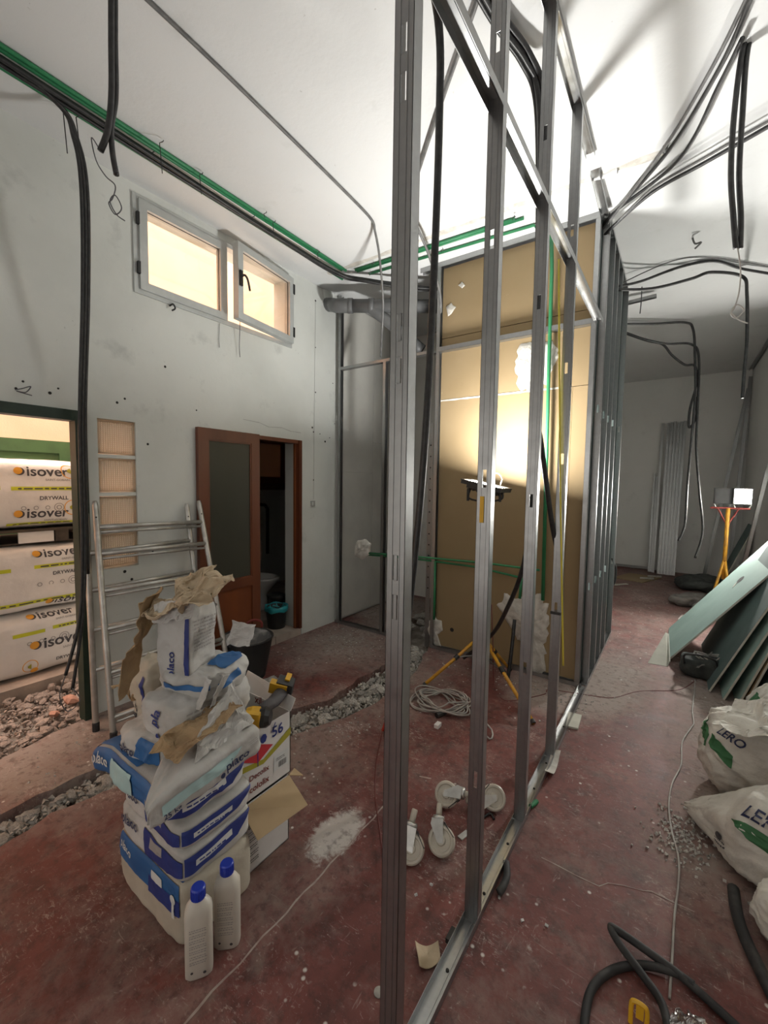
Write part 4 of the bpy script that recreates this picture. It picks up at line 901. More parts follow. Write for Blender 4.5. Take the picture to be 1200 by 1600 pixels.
B().box((PX1-.05, 1.02, 1.10), (PX1-.028, 1.24, 1.185)).build('pale_block', 'packfilm', pl)
# ------------------------------------------------------------------ plaster sacks stacked at front left
GS = 'plaster sacks in the front stack'
def sackthing(label, loc, rot, d, body, prints, seed=0, m=6, amp=.01, freq=6, n=26, warp=None, bodymat='paper', name='plaster_sack', grp=GS, cr=.0025):
    t = thing(name, label, 'sack', loc, grp, rot); s = Sack(*d, m, amp, freq, seed, warp, cr); s.mesh(n).build('sack_body', bodymat, t, True, True)
    for k, pr in enumerate(prints):
        kind, face = pr[0], pr[1]; off = .0035+.0009*k; fn = s.fn(face, off); b = B()
        w_, h_ = {'y': (d[0], d[2]), 'x': (d[1], d[2]), 'z': (d[0], d[1])}[face[1]]; asp = w_/h_
        if kind == 'poly': put_poly(b, fn, pr[2], 0, 26); b.build('printed_band', pr[3], t, True, True)
        elif kind == 'text': put_text(b, pr[2], fn, pr[3], pr[4], pr[5], asp, 0, pr[7] if len(pr) > 7 else 0); b.build('lettering', pr[6], t, local=True)
        elif kind == 'dash': put_dashes(b, fn, *pr[2:7], seed); b.build('small_print', pr[7], t, local=True)['kind'] = 'stuff'
        elif kind == 'dot': put_disc(b, fn, pr[2], pr[3], pr[4], asp); b.build('logo_mark', pr[5], t, local=True)
    return t
def rect(u0, v0, u1, v1): return ((u0, v0), (u1, v0), (u1, v1), (u0, v1))
CX, CY = -1.52, .85
# the lowest, beige with a blue panel
sackthing('lowest sack of the stack, brown sided with a blue panel on top half', (CX-.005, CY, 0), (0, 0, 0), (.47, .30, .235), 0,
          [('poly', '-y', rect(-.93, .1, .95, .96), 'blue'), ('poly', '-y', rect(.1, -.02, .95, .5), 'navy'), ('text', '-y', 'placo', -.8, .45, .4, 'inkwhite', -.1), ('poly', '-y', rect(.2, .5, .5, .75), 'inkwhite'), ('dot', '-y', .78, .45, .07, 'inkwhite'), ('poly', '-y', rect(.76, -.1, .82, .4), 'inkwhite'), ('poly', '+z', rect(-.9, -.9, .95, .9), 'blue')], 1, bodymat='paperbeige', m=9, amp=.007)
pr4 = lambda: [('poly', '-y', ((-.05, -.9), (.97, -.55), (.97, .35), (-.1, .75)), 'navy'), ('poly', '-y', rect(.1, -.05, .45, .5), 'inklight'), ('text', '-y', 'placo', -.8, -.2, .5, 'ink'), ('dot', '-y', -.88, .1, .05, 'ink'),
              ('poly', '+x', ((-.97, -.45), (.4, -.1), (.95, .85), (-.97, .62)), 'navy'), ('poly', '+x', ((-.7, -.05), (.25, .15), (.25, .5), (-.7, .3)), 'inkwhite'), ('dash', '+x', -.62, .12, .8, .22, 1, 'navy')]
sackthing('second sack from the floor, white with navy front panels', (CX+.012, CY, .232), (0, 0, .02), (.455, .30, .125), 0, pr4(), 2, m=7)
sackthing('third sack from the floor, white with navy front panels', (CX+.018, CY+.003, .354), (0, 0, -.02), (.445, .30, .095), 0, pr4(), 3, m=7)
def slump(r):
    k = max(0, -(r.x+.13)); return Vector((r.x, r.y-.12*k, r.z-1.4*k*k-.1*k))
# fourth layer: a big blue sack overhanging the left
sackthing('blue sack drooping over the left of the stack, fourth from the floor', (-1.605, .835, .452), (0, 0, -.03), (.64, .33, .115), 0,
          [('poly', '-y', rect(-.985, -.92, .97, .92), 'blue'), ('poly', '-x', rect(-.9, -.9, .9, .9), 'blue'), ('poly', '+z', rect(-.96, -.95, .2, .9), 'blue'), ('text', '-y', 'placo', -.80, -.35, .42, 'inkwhite', -.06), ('dot', '-y', -.88, .1, .05, 'inkwhite'), ('poly', '-y', rect(-.28, -.75, .22, .7), 'ltblue'),
           ('poly', '-y', rect(.55, -.8, .75, .1), 'inklight')]+pr4()[4:], 5, m=5, amp=.012, warp=slump, cr=.005)
def pinch(r):
    k = max(0, (-r.y-.06)/.14)**1.3; return Vector((.085+(r.x-.085)*max(.12, 1-.8*k), r.y, r.z*(1-.25*k)))
sackthing('open white sack with pale teal stripe hanging over the right edge', (-1.325, .80, .565), (.14, .05, -.06), (.17, .40, .105), 0,
          [('poly', '+x', ((-.85, -.45), (.3, -.2), (.6, .55), (-.85, .35)), 'ltblue'), ('text', '+x', 'placo', .25, -.62, .45, 'ink'), ('dot', '+x', .17, -.5, .045, 'ink'), ('text', '+x', '25 kg', -.82, -.85, .28, 'ink'), ('dash', '+x', .72, .2, .2, .12, 3, 'inklight')], 6, m=8, amp=.008, freq=8, cr=.007, warp=pinch)
sackthing('blue and white sack wedged below the upper sacks', (-1.60, .855, .558), (0, -.03, .04), (.30, .30, .10), 0,
          [('poly', '-y', ((.0, -.5), (.97, -.9), (.97, .95), (.2, .95)), 'blue'), ('text', '-y', 'placo', -.6, -.72, .6, 'ink'), ('dot', '-y', -.74, -.55, .07, 'ink')], 7, m=5, amp=.012, freq=7, cr=.009)
sackthing('white boxy sack under the standing sack, logo low on its end', (-1.535, .92, .64), (.0, .0, .08), (.24, .34, .15), 0,
          [('text', '+x', 'placo', -.75, -.75, .75, 'ink'), ('dot', '+x', -.86, -.62, .055, 'ink'), ('text', '-y', 'pla', .15, -.25, .5, 'navy', 1.3), ('dot', '-y', .1, -.65, .1, 'navy'), ('dash', '+x', -.8, .35, 1.2, .18, 2, 'inklight')], 8, m=7, amp=.01, freq=7, cr=.008)
sackthing('crumpled white sack with blue stripes behind the standing sack', (-1.545, .955, .765), (.04, .06, .3), (.29, .25, .115), 0,
          [('poly', '+x', ((-.7, -.1), (.2, .25), (.2, .75), (-.7, .35)), 'blue'), ('poly', '-y', ((-.6, -.2), (.95, .1), (.95, .45), (-.6, .1)), 'blue'), ('poly', '+z', rect(.3, -.3, .95, .8), 'blue')], 9, m=3.4, amp=.02, freq=8, cr=.014)
ts = sackthing('half empty white sack standing on top with torn mouth', (-1.575, .90, .815), (0, .02, .30), (.16, .145, .31), 0,
          [('text', '-y', 'placo', .25, -.75, 1.15, 'navy', PI/2), ('poly', '-y', rect(.7, -.7, .93, .95), 'navy'), ('dash', '+x', -.75, .6, 1.5, -.09, 9, 'inklight'), ('text', '+x', 'placo', -.5, -.85, .7, 'ink')], 10, m=12, amp=.006, freq=9, cr=.007)
# crumpled sheets: grid with folds
def crumple(name, fn, nu, nv, m, parent, amp, freq, seed, th=.0025, local=False):
    nu = int(nu*1.6); nv = int(nv*1.6)
    vs = []; fs = []
    for i in range(nu+1):
        for j in range(nv+1):
            p = Vector(fn(i/nu, j/nv)); q = p*freq+Vector((seed, seed*2, 0))
            d = Vector((noise.noise(q), noise.noise(q+Vector((9, 0, 0))), noise.noise(q+Vector((0, 9, 0)))))+.5*Vector((noise.noise(q*2.6), noise.noise(q*2.6+Vector((9, 0, 0))), noise.noise(q*2.6+Vector((0, 9, 0)))))
            k1 = (1-abs(noise.noise(q*1.9+Vector((5, 3, 0)))))**4-.3; k2 = (1-abs(noise.noise(q*3.7)))**4-.3
            vs.append(p+d*amp+Vector((.4, -.6, .7))*amp*(.45*k1+.25*k2))
    for i in range(nu):
        for j in range(nv): k = i*(nv+1)+j; fs.append((k, k+nv+1, k+nv+2, k+1))
    o = B().add(vs, fs).build(name, m, parent, local=local)
    md = o.modifiers.new('thickness', 'SOLIDIFY'); md.thickness = th; return o
Pq = lambda pts, y: [oY(a, c, y) for a, c in pts]
def quadfn(a, b_, c, d): return lambda u, v: a.lerp(b_, u).lerp(d.lerp(c, u), v)
q = [W(-1.70, .79, 1.09), W(-1.41, .76, 1.15), W(-1.40, .95, 1.23), W(-1.66, 1.05, 1.20)]
crumple('torn_mouth_flap', quadfn(*q), 30, 22, 'kraftl', ts, .045, 12, 1)
q = [W(-1.70, .84, 1.06), W(-1.60, .80, 1.10), W(-1.58, .92, 1.17), W(-1.68, .98, 1.13)]
crumple('torn_mouth_flap', quadfn(*q), 14, 12, 'kraftl', ts, .03, 12, 9)
def drape(u, v):
    # from the mouth, over the left edge and down
    a = u*2.2; x = -1.655-.075*math.sin(min(a, PI/2))+.02*u; z_ = 1.13-.02*u-.36*max(0, u-.1); y = .745+.03*math.sin(5*u)+.15*v*(1-.4*u)
    return (x-.035*v, y, z_+.02*v)
crumple('torn_paper_strip', drape, 30, 10, 'kraft', ts, .028, 9, 5)
q = [W(-1.635, .795, 1.06), W(-1.475, .805, 1.09), W(-1.46, .815, 1.15), W(-1.64, .80, 1.14)]
crumple('ragged_rim', quadfn(*q), 18, 5, 'paper', ts, .014, 18, 3)
# beige empty sack wedged upright on the left, and torn kraft bits
sackthing('beige sack wedged upright at the left of the stack', (-1.86, .90, .53), (.05, .14, -.1), (.17, .12, .30), 0, [('text', '-y', 'placo', .3, -.8, 1.2, 'inkgrey', PI/2), ('poly', '-y', rect(.7, -.8, .95, .9), 'navy')], 12, bodymat='paperbeige', m=5, amp=.02, freq=7, cr=.012)
o = crumple('torn_paper', quadfn(W(-1.41, .66, .695), W(-1.27, .70, .70), W(-1.28, .95, .775), W(-1.45, .92, .76)), 24, 18, 'kraft', None, .022, 14, 8); rebase(o); tag(o, 'torn brown paper poking from the open white sack', 'torn paper')
o = crumple('torn_paper', quadfn(W(-1.255, .74, .66), W(-1.265, .97, .69), W(-1.36, .97, .83), W(-1.345, .84, .77)), 18, 14, 'paper', None, .024, 11, 28); rebase(o); tag(o, 'crumpled white side of the open sack', 'torn paper')
o = crumple('torn_paper', lambda u, v: (-1.40+.032*math.cos(v*5.2)+.02*u, .87+.032*math.sin(v*5.2)+.04*u, .76+.11*u), 12, 16, 'paper', None, .012, 14, 12); rebase(o); tag(o, 'rolled white paper mouth of a sack beside the cardboard box', 'torn paper')
o = crumple('torn_paper', quadfn(W(-2.12, .83, .63), W(-1.88, .82, .64), W(-1.85, .95, .76), W(-2.06, .9, .67)), 18, 12, 'kraft', None, .03, 12, 15); rebase(o); tag(o, 'twist of brown paper sticking out by the ladder foot', 'torn paper')
o = crumple('torn_paper', quadfn(W(-1.45, 1.0, .94), W(-1.37, 1.04, .94), W(-1.37, 1.06, 1.02), W(-1.45, 1.02, 1.04)), 12, 10, 'paper', None, .02, 12, 17); rebase(o); tag(o, 'white paper flap standing behind the top sack', 'torn paper')
# ------------------------------------------------------------------ bottles
def bottle(loc, rz, label):
    t = thing('bottle', label, 'bottle', loc, 'cream bottles by the sacks', (0, 0, rz))
    vs = []; fs = []; n = 20; prof = [(.9, 0), (1, .006), (1, .205), (.97, .222), (.8, .243), (.5, .255), (.44, .258)]
    for r_, z_ in prof:
        for j in range(n):
            a = 2*PI*j/n; c, s_ = math.cos(a), math.sin(a); e = 4 if z_ < .23 else 2
            k = (abs(c)**e+abs(s_)**e)**(-1/e); vs.append((.042*r_*k*c, .030*r_*k*s_, z_))
    for i in range(len(prof)-1):
        for j in range(n): a = i*n+j; c_ = i*n+(j+1) % n; fs.append((a, c_, c_+n, a+n))
    fs.append(tuple(range(n-1, -1, -1))); fs.append(tuple(range((len(prof)-1)*n, len(prof)*n)))
    B().add(vs, fs).build('bottle_body', 'bottle', t, True, True)
    b = B(); b.at((0, 0, .256)).lathe([(.021, 0), (.022, .003), (.022, .034), (.019, .038)], 20)
    for j in range(20): a = 2*PI*j/20; b.at((.0222*math.cos(a), .0222*math.sin(a), .272), (0, 0, a)).cbox((0, 0, 0), (.0015, .003, .028))
    b.build('cap', 'capblue', t, local=True)
    b = B()
    for i in range(7):
        put_dashes(b, lambda u, v: Vector((u, -.0304, v)), -.026, .165-.018*i, .052, .007, 2, i)
    b.build('small_print', 'inklight', t, local=True)['kind'] = 'stuff'
    b = B(); put_disc(b, lambda u, v: Vector((u, -.0306, v)), -.02, .03, .004); put_disc(b, lambda u, v: Vector((u, -.0306, v)), .018, .022, .005); b.build('printed_symbols', 'inkgrey', t, local=True)
bottle((-1.205, .712, 0), .95, 'nearer cream bottle with blue cap at the foot of the sacks')
bottle((-1.205, .818, 0), .75, 'farther cream bottle with blue cap, nearer the boxes')
# ------------------------------------------------------------------ cardboard boxes and tool
def obox(b, x0, x1, y0, y1, z0, z1, t=.004, bottom=True):
    b.box((x0, y0, z0), (x0+t, y1, z1)); b.box((x1-t, y0, z0), (x1, y1, z1)); b.box((x0, y0, z0), (x1, y0+t, z1)); b.box((x0, y1-t, z0), (x1, y1, z1))
    if bottom: b.box((x0, y0, z0), (x1, y1, z0+t))
    return b
b1 = thing('cardboard_box', 'lower white cardboard box with a brown flap hanging open', 'box', (-1.53, 1.1, 0))
obox(B(), -1.70, -1.355, .985, 1.235, 0, .30).build('box_body', 'cardw', b1)
b = B(); b.slab([W(-1.352, .985, .30), W(-1.27, 1.0, .205), W(-1.235, 1.235, .215), W(-1.352, 1.235, .30)], (.7, 0, .7), .004); b.build('flap', 'card', b1)
b = B(); b.slab([W(-1.352, 1.235, .30), W(-1.42, 1.33, .25), W(-1.33, 1.30, .27)], (0, .4, .8), .003); b.build('flap', 'card', b1)
fx = lambda u, v: Vector((-1.3535, u, v)); b = B()
for i in range(7): put_dashes(b, fx, 1.02, .04+.03*i, .05, .01, 2, i)
b.build('small_print', 'inkgrey', b1)['kind'] = 'stuff'; b = B(); put_poly(b, fx, rect(1.175, .135, 1.225, .185), 0, 1); b.build('green_mark', 'greenprint', b1)
b2 = thing('cardboard_box', 'upper open white cardboard box with red diamond and drill inside', 'box', (-1.55, 1.12, .305))
obox(B(), -1.71, -1.36, .99, 1.25, .305, .585).build('box_body', 'cardw', b2)
b = B(); b.slab([W(-1.71, .99, .585), W(-1.71, 1.25, .585), W(-1.75, 1.25, .67), W(-1.75, .99, .67)], (1, 0, .4), .004); b.build('flap', 'cardw', b2)
b = B(); b.slab([W(-1.36, 1.25, .585), W(-1.71, 1.25, .585), W(-1.71, 1.29, .66), W(-1.36, 1.28, .63)], (0, -1, .4), .004); b.build('flap', 'cardw', b2)
b = B(); b.slab([W(-1.71, .99, .585), W(-1.36, .99, .585), W(-1.38, .965, .66), W(-1.69, .965, .66)], (0, -1, -.3), .004); b.build('flap', 'cardw', b2)
fx = lambda u, v: Vector((-1.3585, u, v)); fy = lambda u, v: Vector((u, .9885, v))
b = B(); put_poly(b, fx, ((.99, .44), (1.10, .425), (1.10, .445), (.99, .465)), 0, 2); put_poly(b, fx, ((1.10, .425), (1.25, .48), (1.25, .515), (1.10, .445)), 0, 2); put_poly(b, fy, rect(-1.71, .44, -1.36, .465), 0, 2); b.build('olive_band', 'olive', b2)
fx2 = lambda u, v: Vector((-1.357, u, v))
b = B(); put_poly(b, fx2, ((1.00, .485), (1.07, .445), (1.15, .485), (1.07, .525)), 0, 2); b.build('red_diamond', 'redprint', b2)
fx3 = lambda u, v: Vector((-1.3562, u, v))
b = B(); put_disc(b, fx3, 1.10, .535, .017, 1.2, 0, 7); b.build('marker_star', 'navy', b2)
b = B(); put_text(b, '56', fx3, 1.145, .515, .06); b.build('lettering', 'navy', b2)
b = B(); put_poly(b, fx3, ((1.068, .43), (1.072, .43), (1.072, .52), (1.068, .52)), 0, 1); b.build('marker_stroke', 'navy', b2)
b = B(); put_poly(b, fx3, ((1.14, .54), (1.144, .538), (1.165, .575), (1.16, .577)), 0, 1); b.build('marker_stroke', 'navy', b2)
b = B(); put_text(b, 'Decolix', fx, 1.03, .385, .10); put_text(b, 'cololix', fx, 1.03, .335, .10); put_text(b, 'olix', fy, -1.47, .385, .09); b.build('lettering', 'inkred', b2)
b = B(); put_poly(b, fx, rect(1.155, .355, 1.235, .425), 0, 1); b.build('label', 'inkwhite', b2)
b = B()
for i in range(9): put_poly(b, fx3, rect(1.18+.005*i, .365, 1.182+.005*i, .39), 0, 1)
put_dashes(b, fx3, 1.165, .40, .05, .007, 2, 3); b.build('bar_code', 'inkgrey', b2)['kind'] = 'stuff'
b = B(); put_text(b, 'xilolo', lambda u, v: Vector((u, 1.2455, v)), -1.60, .55, .12); b.build('lettering', 'inkred', b2)
tl = thing('cordless_drill', 'yellow and black cordless tool lying across the open box', 'power tool', (-1.45, 1.12, .58))
P0 = W(-1.43, 1.035, .625); P1 = W(-1.345, 1.105, .63); P2 = W(-1.41, 1.20, .635); P3 = W(-1.44, 1.28, .645)
B().tube([P0+W(-.05, -.03, .0), P0+W(-.03, -.02, 0), P0, P0.lerp(P1, .35)], [.022, .036, .042, .04], 14).build('gear_housing', 'clothgrey', tl, True)
B().tube([P0.lerp(P1, .3), P0.lerp(P1, .5), P0.lerp(P1, .85)], [.042, .045, .04], 12).build('motor_housing', 'yellow', tl)
B().tube([P0.lerp(P1, .8), P1, P1+W(.015, .01, 0)], [.042, .042, .03], 10).build('end_cap', 'black', tl)
B().tube(spline([P0.lerp(P1, .7), P0.lerp(P1, .7).lerp(P2, .5)+W(0, 0, .01), P2, P3], 4), [.028]*4+[.026]*4+[.028]*5, 10).build('handle', 'inkgrey', tl, True)
bb = B(); bb.at(P3+W(0, .01, .01), (.35, .25, .6)); bb.cbox((0, 0, 0), (.075, .05, .085)); bb.build('battery', 'black', tl)
bb = B(); bb.at(P3+W(-.012, -.015, .018), (.35, .25, .6)); bb.cbox((0, -.005, .0), (.08, .03, .06)); bb.cbox((.03, .03, .03), (.022, .04, .03)); bb.build('battery_shoe', 'yellow', tl)
bb = B(); bb.at(P0.lerp(P1, .6)+W(.02, -.03, .02), (.2, .1, .55)); bb.cbox((0, 0, 0), (.06, .02, .05)); bb.build('grip_guard', 'yellow', tl)
cable('cord', 'short red cord at the left edge of the open box', 'cord', [W(-1.56, 1.0, .60), W(-1.50, .97, .605), W(-1.46, .98, .60)], .004, 'redcord')
# ------------------------------------------------------------------ bucket
bk = thing('bucket', 'black rubber bucket with mortar residue before the door', 'bucket', (-2.83, 2.13, 0))
B().lathe([(.14, 0), (.145, .005), (.205, .32), (.213, .325), (.213, .335), (.2, .335), (.185, .26), (.14, .02), (.01, .02)], 32).build('bucket_body', 'rubber', bk, True, True)
vs = [(0, 0, .285)]; fs = []
for i, rr in enumerate((.06, .12, .17, .197)):
    for j in range(28): a = 2*PI*j/28; vs.append((rr*math.cos(a), rr*math.sin(a), .27+.022*noise.noise(Vector((rr*9*math.cos(a), rr*9*math.sin(a), 2)))+.05*(rr/.19)**3))
fs = [(0, 1+j, 1+(j+1) % 28) for j in range(28)]
for i in range(3):
    for j in range(28): fs.append((1+i*28+j, 1+(i+1)*28+j, 1+(i+1)*28+(j+1) % 28, 1+i*28+(j+1) % 28))
B().add(vs, fs).build('mortar_residue', 'mortar', bk, True, True)
for sgn, m_ in ((-1, 'inkred'), (1, 'rubber')):
    c = Vector((-.12, .17, .33))*1 if sgn < 0 else Vector((.12, -.17, .33)); d = Vector((.6, .8, 0)).normalized()
    B().tube(spline([c-d*.06, c-d*.055+W(0, 0, .05), c+W(0, 0, .07), c+d*.055+W(0, 0, .05), c+d*.06], 5), .011, 8).build('handle', m_, bk, True, True)
# ------------------------------------------------------------------ flood lamp on its tripod before the brown board
fa = thing('flood_lamp', 'black flood lamp on yellow tripod shining up before the brown board', 'work lamp', (-1.28, 3.3, 0))
LC = W(-1.215, 3.13, 1.60); ln = W(.22, .0, 1).normalized()
hub = W(-1.29, 3.32, .34)
for f in (fl(662, 1073), fl(834, 1133), W(-1.10, 3.52, 0)):
    B().tube([hub, hub.lerp(f, .45), f+W(0, 0, .012)], .0135, 10).build('leg', 'yellowpaint', fa, True)
    B().tube([hub.lerp(f, .42), hub.lerp(f, .48)], .02, 10).build('clamp', 'black', fa)
    B().tube([f+W(0, 0, .012)+(hub-f)*.03, f+W(0, 0, .012)], .017, 10).build('foot', 'black', fa)
    B().tube([hub-W(0, 0, .17), hub.lerp(f, .45)], .006, 6).build('strut', 'galv', fa)
B().tube([hub-W(0, 0, .2), hub, W(-1.23, 3.16, 1.5)], .014, 10).build('pole', 'black', fa, True)
B().tube([hub-W(0, 0, .03), hub+W(0, 0, .05)], .024, 10).build('collar', 'black', fa)
rot = ln.to_track_quat('Z', 'X').to_euler()
hd = B(); hd.at(LC, rot); hd.box((-.16, -.12, -.025), (.16, .12, 0)); hd.box((-.12, -.09, -.05), (.12, .09, -.025))
for k in range(7): hd.box((-.10+.033*k, -.085, -.065), (-.095+.033*k, .085, -.05))
head = hd.build('lamp_head', 'black', fa)
hb_ = B(); hb_.at(LC, rot); frame4(hb_, 0, 0, 0, 0, 0, 0, 0) if False else None
hb_.box((-.165, -.125, 0), (-.145, .125, .008)); hb_.box((.145, -.125, 0), (.165, .125, .008)); hb_.box((-.145, -.125, 0), (.145, -.105, .008)); hb_.box((-.145, .105, 0), (.145, .125, .008)); hb_.build('bezel', 'black', head)
gl = B(); gl.at(LC, rot); gl.box((-.145, -.105, -.002), (.145, .105, .001)); gl.build('lamp_glass', 'ledon', head)
B().tube(spline([LC+W(-.13, 0, -.03), LC+W(-.14, 0, -.11), LC+W(0, .01, -.13), LC+W(.12, 0, -.11), LC+W(.13, 0, -.06)], 4), .008, 6).build('bracket', 'black', fa)
for dx in (-.15, .11): B().tube([LC+W(dx, 0, -.03), LC+W(dx, 0, -.13)], .011, 8).build('knob', 'black', fa)
B().tube(spline([LC+W(.02, .0, .0), LC+W(.03, -.01, .07), LC+W(.08, 0, .09), LC+W(.12, 0, .05), LC+W(.11, 0, .0)], 5), .0035, 6).build('wire_loop', 'inkwhite', fa)
fl1 = area('flood_lamp_light', LC+ln*.012, ln, .28, .2, 48, (1, .985, .95)); fl1.parent = None
tag(fl1, kind='helper')
cable('lamp_lead', 'dark cord curling from the tripod lamp along the floor', 'cord', [oY(768, 945, 3.3), oY(770, 1000, 3.2), fl(772, 1070), fl(782, 1090), fl(800, 1095), fl(850, 1085), fl(860, 1078), fl(930, 1088), fl(960, 1090), fl(1000, 1080), fl(1060, 1078), fl(1088, 1062)], .004, 'redbrowncord')
# coil of grey cable
pts = []
for i in range(150):
    a = i*.42; r_ = .155+.04*math.sin(i*.37)+.02*math.sin(i*1.3); pts.append((-1.33+r_*1.1*math.cos(a)+.02*math.sin(i*.11), 2.68+r_*.85*math.sin(a)+.02*math.cos(i*.07), .012+.035*(i/150)+.012*math.sin(i*.9)))
pts += [fl(745, 1100, .01), fl(748, 1130, .01), fl(765, 1155, .01), fl(768, 1140, .01), fl(740, 1110, .01)]
cl_ = thing('cable_coil', 'coil of grey extension cable on the floor before the tripod', 'cable coil', (-1.33, 2.68, 0))
B().tube(spline(pts, 3), .0055, 6).build('cable_turns', 'whitecable', cl_, True)
B().tube([fl(682, 1118, .02), fl(696, 1112, .02)], .018, 10).build('plug', 'black', cl_)
B().cbox(fl(684, 1133, .012), (.03, .05, .024)).build('socket_end', 'porc', cl_)
# red connector and cord by the nearest stud
rc = thing('cord_connector', 'red connector on a dark red cord beside the nearest stud', 'connector', fl(598, 1135, 0))
p = fl(597, 1142, .03); B().tube([p, p+W(.015, .03, .03), p+W(.03, .06, .05), p+W(.06, .12, .06)], [.008, .024, .026, .02], 10).build('connector_body', 'redcord', rc, True)
B().tube(spline([p, fl(588, 1190, .01), fl(586, 1240, .01), fl(592, 1290, .01), fl(600, 1345, .01)], 6), .0035, 6).build('cord', 'redbrowncord', rc, True)
# ------------------------------------------------------------------ castors
def castor(label, loc, ax, st):
    Yv = Vector(ax).normalized(); Zv = Vector(st); Zv = (Zv-Yv*Zv.dot(Yv)).normalized(); Xv = Yv.cross(Zv)
    t = thing('castor', label, 'castor', loc, 'loose castors on the floor', Matrix((Xv, Yv, Zv)).transposed().to_euler())
    w_ = B(); w_.at((0, -.018, 0), (-PI/2, 0, 0)); w_.lathe([(.012, -.004), (.018, -.004), (.021, .006), (.040, .007), (.044, .0), (.052, 0), (.058, .006), (.058, .03), (.052, .036), (.044, .036), (.040, .029), (.021, .03), (.018, .04), (.012, .04)], 32); w_.build('wheel', 'wheel', t, False, True)
    B().at((0, -.026, 0), (-PI/2, 0, 0)).lathe([(.012, 0), (.012, .052)], 10).build('axle', 'zinc', t, local=True)
    f = B()
    for s in (-1, 1):
        y = s*.024; f.slab([(-.012, y, -.012), (.014, y, -.01), (.05, y, .052), (.045, y, .075), (-.005, y, .07)], (0, s, 0), .003)
    f.box((-.005, -.026, .07), (.047, .026, .074)); f.build('fork', 'zinc', t, local=True)
    B().at((.022, 0, .074)).lathe([(.026, 0), (.028, .006), (.024, .014)], 16).build('swivel', 'zinc', t, True, True)
    B().at((.022, 0, .086)).lathe([(.013, 0), (.0135, .045), (.011, .05)], 14).build('stem', 'wheel', t, True, True)
    B().slab([(-.055, -.02, .02), (-.055, .02, .02), (-.01, .02, .066), (-.01, -.02, .066)], (-1, 0, 1), .003).build('brake_pedal', 'black', t, local=True)
def at_h(x, y, h): return fl(x, y, h)
castor('castor with tilted wheel partly behind the nearest stud', at_h(642, 1325, .05), (.35, -.8, .62), (.1, .25, 1))
castor('upright leaning castor nearest the second stud', at_h(690, 1314, .05), (.1, -.75, .8), (-.25, .5, 1))
castor('castor lying on its side left of the second stud', at_h(698, 1241, .055), (.15, -.75, .65), (.9, .35, -.1))
castor('castor lying on its side, partly behind the second stud at right', at_h(771, 1246, .055), (.45, -.7, .65), (-.8, -.45, 0))
# ------------------------------------------------------------------ floor scraps
def scrap(name, label, cat, pts, h, m, z=0.002):
    P = [fl(x, y, 0) for x, y in pts]; a = sum(P[i].x*P[(i+1) % len(P)].y-P[(i+1) % len(P)].x*P[i].y for i in range(len(P)))
    if a < 0: P.reverse()
    o = B().slab([p+W(0, 0, h+z) for p in P], (0, 0, 1), h).build(name, m); rebase(o); return tag(o, label, cat)
def curl(name, label, pts, m, bend=.02):
    a, b_, c, d = (fl(x, y, .004) for x, y in pts)
    o = crumple(name, lambda u, v: a.lerp(b_, u).lerp(d.lerp(c, u), v)+W(0, 0, bend*(2*u-1)**2), 10, 6, m, None, .002, 12, 3, .002); rebase(o); return tag(o, label, 'scrap')
curl('paper_scrap', 'curled pale scrap near the bottom of the floor track', ((648, 1478), (684, 1478), (688, 1508), (655, 1518)), 'kraftl')
curl('board_scrap', 'white curled strip against the floor track farther on', ((850, 1212), (862, 1178), (876, 1180), (864, 1218)), 'plas', .03)
scrap('tile_piece', 'pale square tile piece beside the floor track', 'scrap', ((884, 1137), (888, 1115), (909, 1120), (903, 1141)), .012, 'core')
scrap('chip', 'small white chip between castors and second stud', 'scrap', ((715, 1308), (728, 1298), (734, 1304), (722, 1314)), .004, 'paper')
o = B().tube([fl(829, 1260, .011), fl(839, 1252, .011)], .011, 10).build('tube_piece', 'cond'); rebase(o); tag(o, 'short green tube offcut right of the floor track', 'scrap')
o = B().tube(spline([fl(779, 1395, .014), fl(786, 1385, .022), fl(792, 1368, .022), fl(791, 1348, .014)], 4), .014, 10).build('rubber_piece', 'rubber', smooth=True); rebase(o); tag(o, 'black curved rubber piece against the floor track', 'scrap')
o = B().tube(spline([fl(755, 1278, .006), fl(766, 1271, .01), fl(772, 1280, .006)], 4), .006, 6).build('rubber_piece', 'black', smooth=True); rebase(o); tag(o, 'small black scrap below the right castor', 'scrap')
o = B().cbox(fl(705, 1462, .01), (.02, .05, .018)).build('plastic_piece', 'black'); rebase(o); tag(o, 'black scrap on the left of the floor track', 'scrap')
o = B().at(fl(592, 1551, .001)).lathe([(.016, 0), (.016, .003), (.006, .0032)], 16).build('washer', 'conc'); rebase(o); tag(o, 'flat grey washer at the foot of the nearest stud', 'washer')
for k, (x, y) in enumerate(((854, 1446), (816, 1438), (780, 1402), (674, 1382), (650, 1398), (1035, 1330))):
    o = B().at(fl(x, y, .003), (.3, .2, k)).cbox((0, 0, 0), (.012, .008, .006)).build('plaster_chip', 'paper'); rebase(o); tag(o, 'tiny white plaster chip on the red floor', 'chip', 'white chips on the floor')
